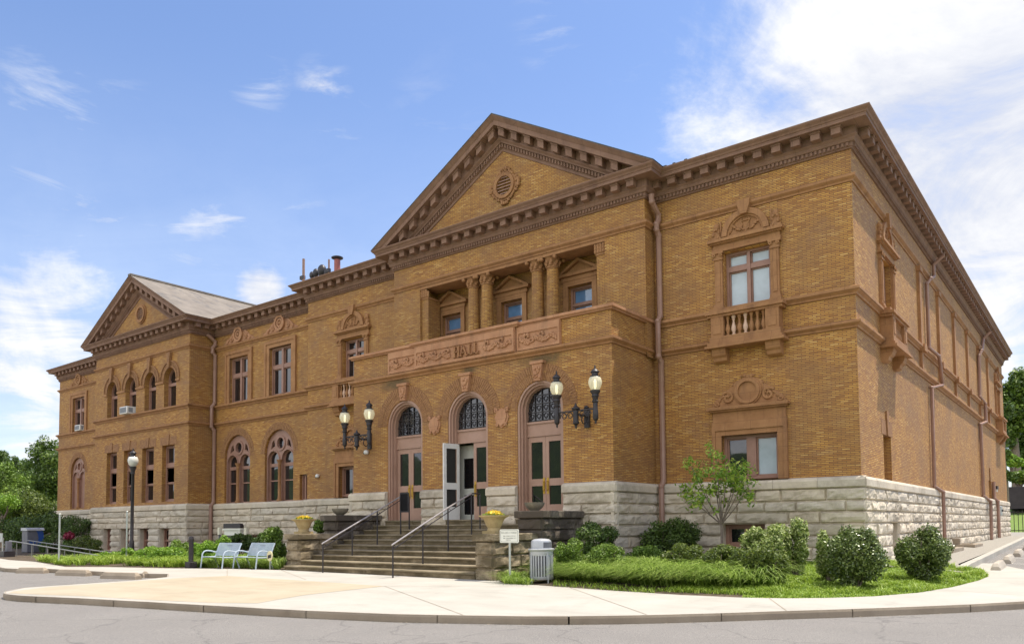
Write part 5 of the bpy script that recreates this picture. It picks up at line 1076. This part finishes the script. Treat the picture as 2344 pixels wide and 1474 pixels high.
def tree(l, y, mat, n, size, label, group=None, k=7, zg=None, name='tree', tr=.35):
    c, r = blobs(l, y); cx = sum(p[0] for p in c)/len(c); low = min(p[2]-q for p, q in zip(c, r)); zg = gz(cx, y) if zg is None else zg
    t = thing(name, (cx, y, zg), label, 'tree', group); cc, rr = clumps(c, r, k+6, .55); 
    yj = RG.normal(size=len(cc)); cc = [p+np.array([0, .5*j*q[0], 0]) for p, q, j in zip(cc, rr, yj)]
    quads('crown', leafcloud(RG, cc, rr, int(n*1.9), size*.68, .5, .25), mat, t)
    mb = MB(); top = max(p[2] for p in c); mb.tube([(cx, y, zg-.2), (cx+.1, y, zg+(top-zg)*.35), (cx-.1, y+.2, zg+(top-zg)*.7)], tr, 8, tr*.4)
    for p, q in zip(c, r): mb.tube([(cx, y, zg+(p[2]-zg)*.45), ((cx+p[0])/2, y+.3, zg+(p[2]-zg)*.8), p], tr*.4, 6, .05)
    mb.build('trunk', 'bark', t)
GB = 'clipped shrubs in front of the right wing'
bush((1313, 1418, 1192, 1275), 25.0, 'leaf_dark', 4200, .065, 'loose dark green bush against the porch corner beside the pedestal', GB)
bush((1465, 1602, 1183, 1285), 28.3, 'leaf_dark', 6500, .07, 'large dark round bush below the downspout of the right wing', GB)
bush((1688, 1815, 1198, 1312), 24.3, 'leaf_var', 5500, .07, 'cream variegated bush in front of the basement window', GB); bush((1782, 1853, 1190, 1312), 25.2, 'leaf_var', 3000, .07, 'taller narrow variegated bush right of the basement window', GB)
bush((1866, 1932, 1212, 1318), 24.6, 'leaf_var', 3000, .07, 'small pale variegated bush behind the round bush on the lawn', GB); bush((1893, 2022, 1207, 1334), 23.7, 'leaf_gloss', 8500, .06, 'glossy dark round bush on the lawn before the stone corner', GB, k=26)
bush((2055, 2172, 1199, 1318), 27.2, 'leaf_gloss', 8500, .06, 'glossy dark round bush on the lawn beside the side wall', GB, k=26)
GM = 'low spirea mounds behind the long grass'
for i, (bx_, y, mt, lb) in enumerate((((1265, 1348, 1234, 1300), 23.0, 'leaf_mid', 'low green mound just right of the litter bin'), ((1338, 1428, 1242, 1300), 23.2, 'leaf_mid', 'low green mound in front of the loose dark porch bush'), ((1425, 1516, 1248, 1300), 25, 'leaf_mid', 'low green mound left in front of the large dark round bush'), ((1516, 1618, 1243, 1308), 23.6, 'leaf_brown', 'low olive mound right in front of the large dark round bush'), ((1606, 1718, 1247, 1314), 23.2, 'leaf_brown', 'low olive mound below the young tree'), ((1698, 1814, 1249, 1340), 22.6, 'leaf_brown', 'biggest olive mound at the end of the long grass'))):
    bush(bx_, y, mt, 3600, .055, lb, GM, 'spirea', 14)
def inpoly(x, y, po):
    c = False; n = len(po)
    for i in range(n):
        (a, b), (p, q) = po[i], po[i-1]
        if (b > y) != (q > y) and x < (p-a)*(y-b)/(q-b)+a: c = not c
    return c
def blades(roots, ln, w, lean, spread, rg, seg=3, droop=1.0, cen=None):
    n = len(roots); a = rg.random(n)*2*math.pi; d = np.stack([np.cos(a), np.sin(a), np.zeros(n)], 1)
    if cen is not None:
        o_ = roots-cen; o_[:, 2] = 0; d = d*.55+o_/(np.linalg.norm(o_, axis=1)[:, None]+1e-4)
    d = d*spread*(.5+.8*rg.random(n))[:, None]+np.array(lean); s = np.stack([-d[:, 1], d[:, 0], np.zeros(n)], 1); s /= np.linalg.norm(s, axis=1)[:, None]+1e-6
    L_ = np.broadcast_to(np.asarray(ln, float), (n,))*(.55+.7*rg.random(n)); out = []
    def P_(t): return roots+d*(L_*t**1.4)[:, None]+np.array([0, 0, 1.])*(L_*(t*1.0-droop*.72*t*t))[:, None]
    for i in range(seg):
        t0, t1 = i/seg, (i+1)/seg; w0, w1 = w*(1-t0**1.5), w*(1-t1**1.5)+.002; p, q = P_(t0), P_(t1); out.append(np.stack([p-s*w0, p+s*w0, q+s*w1, q-s*w1], 1))
    return np.concatenate(out)
def fountain(pts, per, rad, ln, w, lean, spread, rg, seg=4, droop=1.0):
    pts = np.array(pts); k = np.repeat(np.arange(len(pts)), per); c = pts[k]; r = c+rg.normal(size=(len(k), 3))*np.array([rad, rad, .01])
    sc = (.65+.6*rg.random(len(pts)))[k]; le = np.array(lean)+rg.normal(size=(len(pts), 3))[k]*np.array([.22, .22, 0]); return blades(r, ln*sc, w, le, spread, rg, seg, droop, c)
def clump_roots(pts, per, rad, rg): 
    pts = np.array(pts); k = np.repeat(np.arange(len(pts)), per); r = pts[k]+rg.normal(size=(len(k), 3))*np.array([rad, rad, 0.01]); return r
rg = np.random.default_rng(3)
def band_pts(poly, n, rg, dz=0):
    out = []; us = [p[0] for p in poly]; vs = [p[1] for p in poly]
    while len(out) < n:
        u, v = rg.uniform(min(us), max(us)), rg.uniform(min(vs), max(vs))
        if inpoly(u, v, poly): q = gp(u, v); out.append((q.x, q.y, zb(q.x, q.y)))
    return out
gpts = band_pts([(1268, 1312), (1400, 1315), (1560, 1325), (1700, 1333), (1785, 1338), (1780, 1350), (1700, 1352), (1560, 1347), (1400, 1337), (1268, 1327)], 300, rg)
bl1 = fountain(gpts, 70, .09, 1.25, .013, (-.24, -.3, 0), .62, rg, 5, 1.05)
tag(quads('ornamental_grass', bl1, 'blade_long'), 'long arching ornamental grass along the sidewalk right of the litter bin', 'grass', None, 'stuff')
gp2 = band_pts([(1140, 1322), (1215, 1328), (1215, 1338), (1150, 1335)], 26, rg); bl2 = fountain(gp2, 40, .08, .75, .011, (-.1, -.15, 0), .5, rg, 4, 1.0)
tag(quads('ornamental_grass', bl2, 'blade_long'), 'small tuft of arching grass around the arrow sign post', 'grass', None, 'stuff')
lw = []
while len(lw) < 42000:
    x, y = rg.uniform(-13, -2.8), rg.uniform(18.5, 33)
    if inpoly(x, y, r2) and not (-9.4 < x and y > 29 and x < -6.9): 
        if x < -7.4 and y < 22 and rg.random() < .0: continue
        lw.append((x, y, zb(x, y)))
lw = np.array(lw); tag(quads('lawn_grass', blades(lw, np.array([.05+.26*max(0, noise.fractal(Vector((p[0]*1.3, p[1]*1.3, 0)), .8, 2, 3)+.32)**1.3 for p in lw]), .014, (0, -.05, 0), .6, rg, 2, .6), 'blade'), 'bright short lawn grass in the curved bed at the right', 'grass', None, 'stuff')
gp3 = band_pts([(70, 1280), (150, 1292), (240, 1292), (380, 1296), (455, 1297), (455, 1275), (300, 1272), (200, 1278), (120, 1280)], 200, rg)
tag(quads('daylily_border', fountain(gp3, 42, .12, .85, .022, (0, -.1, 0), .55, rg, 4, 1.0), 'blade'), 'lime daylily leaves bordering the left sidewalk', 'plants', None, 'stuff')
gp4 = band_pts([(455, 1297), (640, 1301), (652, 1296), (640, 1284), (460, 1283)], 120, rg)
tag(quads('ornamental_grass', fountain(gp4, 60, .1, 1.05, .013, (-.15, -.2, 0), .5, rg, 5, 1.05), 'blade_long'), 'arching grass behind and under the two pale benches', 'grass', None, 'stuff')
GL_ = 'shrubs along the left front'
for bx_, y, mt, n_, lb in (((600, 658, 1205, 1300), 23.5, 'leaf_mid', 4200, 'upright green shrub against the left cheek wall of the steps'), ((524, 585, 1216, 1256), 25.5, 'leaf_dark', 2400, 'low dark shrub in front of the black panel'), ((582, 622, 1222, 1270), 24.5, 'leaf_dark', 2400, 'dark shrub between benches and recessed stone base'), ((490, 528, 1226, 1285), 23.5, 'leaf_lime', 2400, 'lime shrub behind the left bench'), ((440, 492, 1236, 1290), 23, 'leaf_lime', 2400, 'lime shrub behind the dark bollard'), ((715, 752, 1190, 1222), 25.5, 'leaf_mid', 1500, 'small green shrub behind the left stone urn'), ((455, 530, 1240, 1300), 21.9, 'leaf_lime', 2600, 'lime shrub directly behind the left bench seat'), ((385, 440, 1234, 1290), 23.6, 'leaf_mid', 2400, 'taller green shrub left of the dark bollard'), ((300, 440, 1246, 1302), 22.3, 'leaf_lime', 5000, 'broad lime mound right of the dark lamp post'), ((225, 320, 1252, 1300), 21.8, 'leaf_lime', 3600, 'lime mound left of the dark lamp post'), ((150, 235, 1226, 1282), 25.5, 'leaf_brown', 3600, 'olive shrub under the pink flowers at the pavilion corner'), ((92, 140, 1212, 1282), 25.4, 'leaf_dark', 2600, 'dark shrub between the return box and the pink blossom'), ((145, 215, 1180, 1240), 28.0, 'leaf_dark', 2600, 'dark shrub against the far left stone base')):
    bush(bx_, y, mt, n_, .085, lb, GL_, 'shrub', 14)
q = at(158, 1226, 1, 25.2); t = thing('flowering_shrub', (q.x, 25.2, zb(q.x, 25.2)), 'small shrub with deep pink blossom above the olive shrub', 'bush'); quads('blossom', leafcloud(RG, [(q.x, 25.2, q.z)], [(.55, .3, .3)], 420, .09), 'pink', t); quads('foliage', leafcloud(RG, [(q.x, 25.2, q.z-.8)], [(.5, .4, .7)], 700, .09), 'leaf_dark', t)
ed = band_pts([(1500, 1352), (1800, 1367), (1800, 1352), (1700, 1348), (1560, 1346)], 2600, rg)+band_pts([(1265, 1339), (1500, 1356), (1500, 1348), (1265, 1330)], 500, rg)
tag(quads('lawn_grass', blades(np.array(ed), .2, .014, (0, -.05, 0), .6, rg, 2, .6), 'blade'), 'ragged short grass creeping along the mulch edge in front of the arching grass', 'grass', None, 'stuff')
# young tree before the right wing
yt = 27.2; q = at(1652, 1262, 1, yt); t = thing('young_tree', (q.x, yt, zb(q.x, yt)), 'slender young tree with airy light green leaves before the right wing', 'tree'); mb = MB(); zg = zb(q.x, yt)
fork = at(1651, 1200, 1, yt); mb.tube([(q.x, yt, zg-.1), (q.x+.02, yt, (zg+fork.z)/2), fork], .06, 8, .045); ends = []
for u, v, dy in ((1560, 1110, .3), (1580, 1060, -.3), (1598, 1085, .4), (1640, 1045, 0), (1625, 1020, .2), (1665, 1060, -.4), (1700, 1060, .3), (1718, 1105, -.1), (1680, 1100, .5), (1600, 1140, -.5), (1710, 1075, -.3), (1650, 1095, .3)):
    e = at(u, v, 1, yt+dy); m_ = fork.lerp(e, .5)+Vector((0, 0, -.12)); mb.tube([fork, m_, e], .028, 6, .008); ends.append(e)
    for k in range(4):
        e2 = m_.lerp(e, .2+.2*k)+Vector((RG.normal()*.28, RG.normal()*.3, RG.normal()*.16+.12)); mb.tube([m_.lerp(e, .15+.2*k), e2], .009, 4, .004); ends.append(e2)
mb.build('trunk', 'bark', t, True)
quads('crown', leafcloud(RG, [tuple(e) for e in ends], [(.2+.17*RG.random(),)*3 for e in ends], 1900, .085, .6, .1, .45), 'leaf_young', t)
# background trees, left
TL = 'trees beyond the left end of the hall'
tree([(100, 1028, 30), (124, 1050, 26), (92, 1068, 28), (120, 1100, 34), (92, 1118, 36), (112, 1140, 40), (75, 1150, 30)], 40, 'leaf_tree', 9000, .22, 'tall mid-green tree rising beside the far left wall', TL, tr=.4)
tree([(0, 1088, 36), (36, 1092, 32), (14, 1128, 44), (55, 1120, 28), (-30, 1100, 50)], 37, 'leaf_mid', 8000, .22, 'broad bright tree at the left edge below the distant ridge', TL, tr=.4)
tree([(4, 1046, 16), (-16, 1050, 22), (18, 1058, 10)], 62, 'leaf_dark', 3500, .28, 'dark small-topped tree far off at the left edge', TL)
tree([(36, 1056, 13), (34, 1078, 22), (62, 1062, 12), (64, 1086, 22), (20, 1090, 20)], 84, 'leaf_dark', 4500, .34, 'dark distant tree between the bright tree and the tall tree', TL)
tree([(20, 1172, 44), (62, 1176, 42), (104, 1172, 40), (80, 1146, 30)], 32.5, 'leaf_brown', 9000, .16, 'wide olive shrub-like tree in front of the tall left tree', TL, zg=-1.7)
tree([(28, 1214, 36), (92, 1214, 38), (124, 1196, 26), (140, 1208, 24), (60, 1226, 34)], 28.6, 'leaf_dark', 9000, .13, 'low dark spreading tree overlapping the far left stone base', TL, zg=-1.7)
tree([(-6, 1160, 34), (18, 1148, 22), (-10, 1200, 30)], 29.5, 'leaf_lime', 4500, .13, 'yellow-green shrub-like tree at the left edge behind the ramp', TL, zg=-1.7)
TR = 'trees beyond the right end of the hall'
tree([(2312, 905, 30), (2340, 880, 30), (2325, 960, 42), (2305, 1000, 26)], 142, 'leaf_tree', 7000, .45, 'tall green tree rising just past the far corner of the side wall', TR, tr=.7)
tree([(2350, 900, 44), (2372, 950, 60), (2345, 1010, 40), (2380, 1040, 50)], 150, 'leaf_dark', 7000, .5, 'large dark tree at the right edge above the grey building', TR, tr=.7)
tree([(2314, 1052, 14), (2304, 1046, 10), (2330, 1056, 12)], 128, 'leaf_lime', 1800, .35, 'small yellow-green tree in front of the grey building', TR, zg=3)
tree([(2335, 1088, 14), (2350, 1092, 16), (2315, 1096, 8)], 122, 'leaf_mid', 1800, .3, 'low round tree between the dark shed and the grey building', TR, zg=2.5)
tree([(2300, 940, 18), (2292, 990, 14), (2296, 1040, 16), (2300, 1085, 14)], 112, 'leaf_dark', 2600, .35, 'narrow dark tree touching the far corner of the side wall', TR)
mb = MB(); hx = []
for i in range(61):
    a = -1.2+i*.04; u = -600+i*30; q = at(-600+i*30, 1062+14*math.sin(i*.7)+10*math.sin(i*.23+1), 1, 330) if i < 36 else None
    if q is not None: hx.append(q)
vs = [(p.x, p.y, p.z) for p in hx]+[(p.x, p.y-60, -3) for p in hx]; n = len(hx); mb.add(vs, [(i, i+1, n+i+1, n+i) for i in range(n-1)])
M['hillside'] = surface('wooded_hill', (.02, .04, .012), (.06, .095, .025), .35, .95, 1, 1.2)
struct(mb.build('hill', 'hillside', None, True))
mb = MB(); n = 49
top = [(-260+i*11, -95-20*math.sin(i*.3), 17+5*math.sin(i*.9)+3*math.sin(i*2.3+1)) for i in range(n)]
mb.add(top+[(x, y+32, -2.6) for x, y, z in top]+[(x, y-60, -2.6) for x, y, z in top], [(i, i+1, n+i+1, n+i) for i in range(n-1)]+[(i, i+1, 2*n+i+1, 2*n+i) for i in range(n-1)])
struct(mb.build('hill', 'hillside', None, True))
# fallen leaves and grit in the gutter
mb = MB(); rnd = random.Random(2)
for _ in range(260):
    i = rnd.randrange(3, 34); p = Vector(curb_pts[i]).lerp(Vector(curb_pts[i+1]), rnd.random()); d = (Vector(curb_pts[i+1])-Vector(curb_pts[i])).normalized(); o_ = Vector((-d.y, d.x))*rnd.uniform(.02, .12)**1.0; x, y = p+o_
    z = h(x, y)-.176; r = rnd.uniform(.008, .028); a = rnd.uniform(0, 6); mb.quad((x+r*math.cos(a), y+r*math.sin(a), z+.004), (x-r*.5*math.sin(a), y+r*.5*math.cos(a), z+.012), (x-r*math.cos(a), y-r*math.sin(a), z+.004), (x+r*.5*math.sin(a), y-r*.5*math.cos(a), z+.008))
tag(mb.build('gutter_debris', 'tan'), 'scattered dry leaf bits and grit along the kerb gutter', 'debris', None, 'stuff')

# ================================================================ light and sky
sun = bpy.data.lights.new('sun', 'SUN'); so = bpy.data.objects.new('sun', sun); C.objects.link(so)
sd = Vector((-.244, -.30, -1)); so.rotation_euler = sd.to_track_quat('-Z', 'Y').to_euler(); sun.energy = 2.3; sun.angle = math.radians(.53); sun.color = (1, .93, .80)
wd = bpy.data.worlds.new('World'); bpy.context.scene.world = wd; wd.use_nodes = True; t = wd.node_tree; N = t.nodes; bg = N['Background']
sky = N.new('ShaderNodeTexSky'); sky.sky_type = 'NISHITA'; sky.sun_disc = False; sky.sun_elevation = math.atan2(1, math.hypot(.244, .30)); sky.sun_rotation = math.atan2(.244, .30); sky.air_density = 1.0; sky.dust_density = .6; sky.ozone_density = 3.0
def nd(typ, **kw):
    n = N.new(typ)
    for k, v in kw.items(): setattr(n, k, v)
    return n
def lk(a, b): t.links.new(a, b)
def mth(op, a, b=0, clamp=False):
    n = nd('ShaderNodeMath', operation=op, use_clamp=clamp)
    for i, v in enumerate((a, b)):
        if isinstance(v, (int, float)): n.inputs[i].default_value = v
        else: lk(v, n.inputs[i])
    return n.outputs[0]
tc = nd('ShaderNodeTexCoord'); gen = tc.outputs['Generated']
sp = nd('ShaderNodeSeparateXYZ'); lk(gen, sp.inputs[0]); zz = mth('ADD', mth('MAXIMUM', sp.outputs[2], 0), .12)
cv = nd('ShaderNodeCombineXYZ'); lk(mth('DIVIDE', sp.outputs[0], zz), cv.inputs[0]); lk(mth('DIVIDE', sp.outputs[1], zz), cv.inputs[1])   # a flat cloud deck overhead
def nz(scale, detail, rough, vec, dist=0):
    n = nd('ShaderNodeTexNoise'); n.inputs['Scale'].default_value = scale; n.inputs['Detail'].default_value = detail; n.inputs['Roughness'].default_value = rough; n.inputs['Distortion'].default_value = dist; lk(vec, n.inputs['Vector']); return n.outputs['Fac']
fine = nz(1.5, 12, .66, cv.outputs[0], .8); puff = nz(4.2, 12, .64, gen, .6)
tot = None
for u, v, r0, r1, w in ((2180, 330, .05, .50, .44), (2330, 620, .05, .30, .36), (1800, 60, .02, .22, .25), (470, 525, .0, .10, .24), (40, 800, .03, .24, .33), (150, 950, .02, .18, .33), (30, 620, .01, .15, .20), (600, 668, .005, .07, .42), (2320, 800, .02, .16, .28)):
    d = ray(u, v).normalized(); dt = nd('ShaderNodeVectorMath', operation='DISTANCE'); nrm = nd('ShaderNodeVectorMath', operation='NORMALIZE'); lk(gen, nrm.inputs[0]); lk(nrm.outputs[0], dt.inputs[0]); dt.inputs[1].default_value = d
    mr = nd('ShaderNodeMapRange', interpolation_type='SMOOTHSTEP'); lk(dt.outputs['Value'], mr.inputs[0]); mr.inputs[1].default_value = r0; mr.inputs[2].default_value = r1; mr.inputs[3].default_value = w; mr.inputs[4].default_value = 0
    tot = mr.outputs[0] if tot is None else mth('MAXIMUM', tot, mr.outputs[0])
back = nd('ShaderNodeMapRange', interpolation_type='SMOOTHSTEP'); lk(sp.outputs[1], back.inputs[0]); back.inputs[1].default_value = .1; back.inputs[2].default_value = -.6; back.inputs[3].default_value = 0; back.inputs[4].default_value = .5  # cloud bank out of view behind the camera, added to light the facade
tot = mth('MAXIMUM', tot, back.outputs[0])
dens_ = mth('ADD', mth('MULTIPLY', fine, .6), mth('MULTIPLY', puff, .4)); cl = mth('ADD', dens_, tot)
mr = nd('ShaderNodeMapRange', interpolation_type='SMOOTHSTEP'); lk(cl, mr.inputs[0]); mr.inputs[1].default_value = .66; mr.inputs[2].default_value = .93
wm = nd('ShaderNodeMapping'); wm.inputs['Rotation'].default_value = (0, math.radians(22), math.radians(-40)); wm.inputs['Scale'].default_value = (5, 5, 17); lk(gen, wm.inputs[0])
wn = nz(1.0, 11, .63, wm.outputs[0], .9); ws = nd('ShaderNodeMapRange', interpolation_type='SMOOTHSTEP'); lk(wn, ws.inputs[0]); ws.inputs[1].default_value = .47; ws.inputs[2].default_value = .72
wt = None       # thin streaks
for u, v, r0, r1, w in ((150, 385, .0, .15, .85), (250, 450, .0, .10, .85), (742, 205, .0, .045, 1.0), (600, 195, .0, .045, .9), (1275, 62, .0, .06, .9), (110, 262, .0, .09, .6), (640, 550, .0, .12, .45), (1700, 130, .0, .2, .6), (760, 300, 0, .08, .4), (330, 410, 0, .06, .6), (1020, 270, 0, .09, .3), (480, 520, 0, .09, .9)):
    d = ray(u, v).normalized(); dt = nd('ShaderNodeVectorMath', operation='DISTANCE'); nrm = nd('ShaderNodeVectorMath', operation='NORMALIZE'); lk(gen, nrm.inputs[0]); lk(nrm.outputs[0], dt.inputs[0]); dt.inputs[1].default_value = d
    q = nd('ShaderNodeMapRange', interpolation_type='SMOOTHSTEP'); lk(dt.outputs['Value'], q.inputs[0]); q.inputs[1].default_value = r0; q.inputs[2].default_value = r1; q.inputs[3].default_value = w; q.inputs[4].default_value = 0
    wt = q.outputs[0] if wt is None else mth('MAXIMUM', wt, q.outputs[0])
wisp = mth('MULTIPLY', ws.outputs[0], wt)
hz = nd('ShaderNodeMapRange', interpolation_type='SMOOTHSTEP'); lk(sp.outputs[2], hz.inputs[0]); hz.inputs[1].default_value = 0; hz.inputs[2].default_value = .55; hz.inputs[3].default_value = .5; hz.inputs[4].default_value = 0
mask = mth('MAXIMUM', mth('MAXIMUM', mr.outputs[0], wisp), hz.outputs[0], True)
tint = nd('ShaderNodeMix', data_type='RGBA', blend_type='MULTIPLY'); tint.inputs[0].default_value = 1; lk(sky.outputs[0], tint.inputs[6]); tint.inputs[7].default_value = (.48, .48, .52, 1)
cc_ = nd('ShaderNodeMix', data_type='RGBA'); cr = nd('ShaderNodeMapRange', interpolation_type='SMOOTHSTEP'); lk(mth('ADD', mth('MULTIPLY', puff, .5), mth('MULTIPLY', fine, .5)), cr.inputs[0]); cr.inputs[1].default_value = .38; cr.inputs[2].default_value = .62; lk(cr.outputs[0], cc_.inputs[0]); cc_.inputs[6].default_value = (1.72, 1.82, 2.12, 1); cc_.inputs[7].default_value = (2.55, 2.55, 2.56, 1)
mx = nd('ShaderNodeMix', data_type='RGBA'); lk(mask, mx.inputs[0]); lk(tint.outputs[2], mx.inputs[6])
lit = nd('ShaderNodeMix', data_type='RGBA', blend_type='MULTIPLY'); lit.inputs[0].default_value = 1; lk(cc_.outputs[2], lit.inputs[6])      # unseen clouds behind the camera, brightened to fill the shaded front
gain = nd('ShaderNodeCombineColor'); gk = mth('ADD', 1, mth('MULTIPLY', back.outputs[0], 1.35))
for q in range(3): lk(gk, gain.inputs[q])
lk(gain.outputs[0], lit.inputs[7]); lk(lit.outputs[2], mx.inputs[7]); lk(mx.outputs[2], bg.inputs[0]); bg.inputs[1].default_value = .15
sc = bpy.context.scene; sc.view_settings.view_transform = 'Standard'; sc.view_settings.look = 'None'; sc.view_settings.exposure = 1.48; sc.view_settings.gamma = 1
sc.render.engine = 'CYCLES'; sc.cycles.max_bounces = 6; sc.cycles.transparent_max_bounces = 8; sc.cycles.use_denoising = True
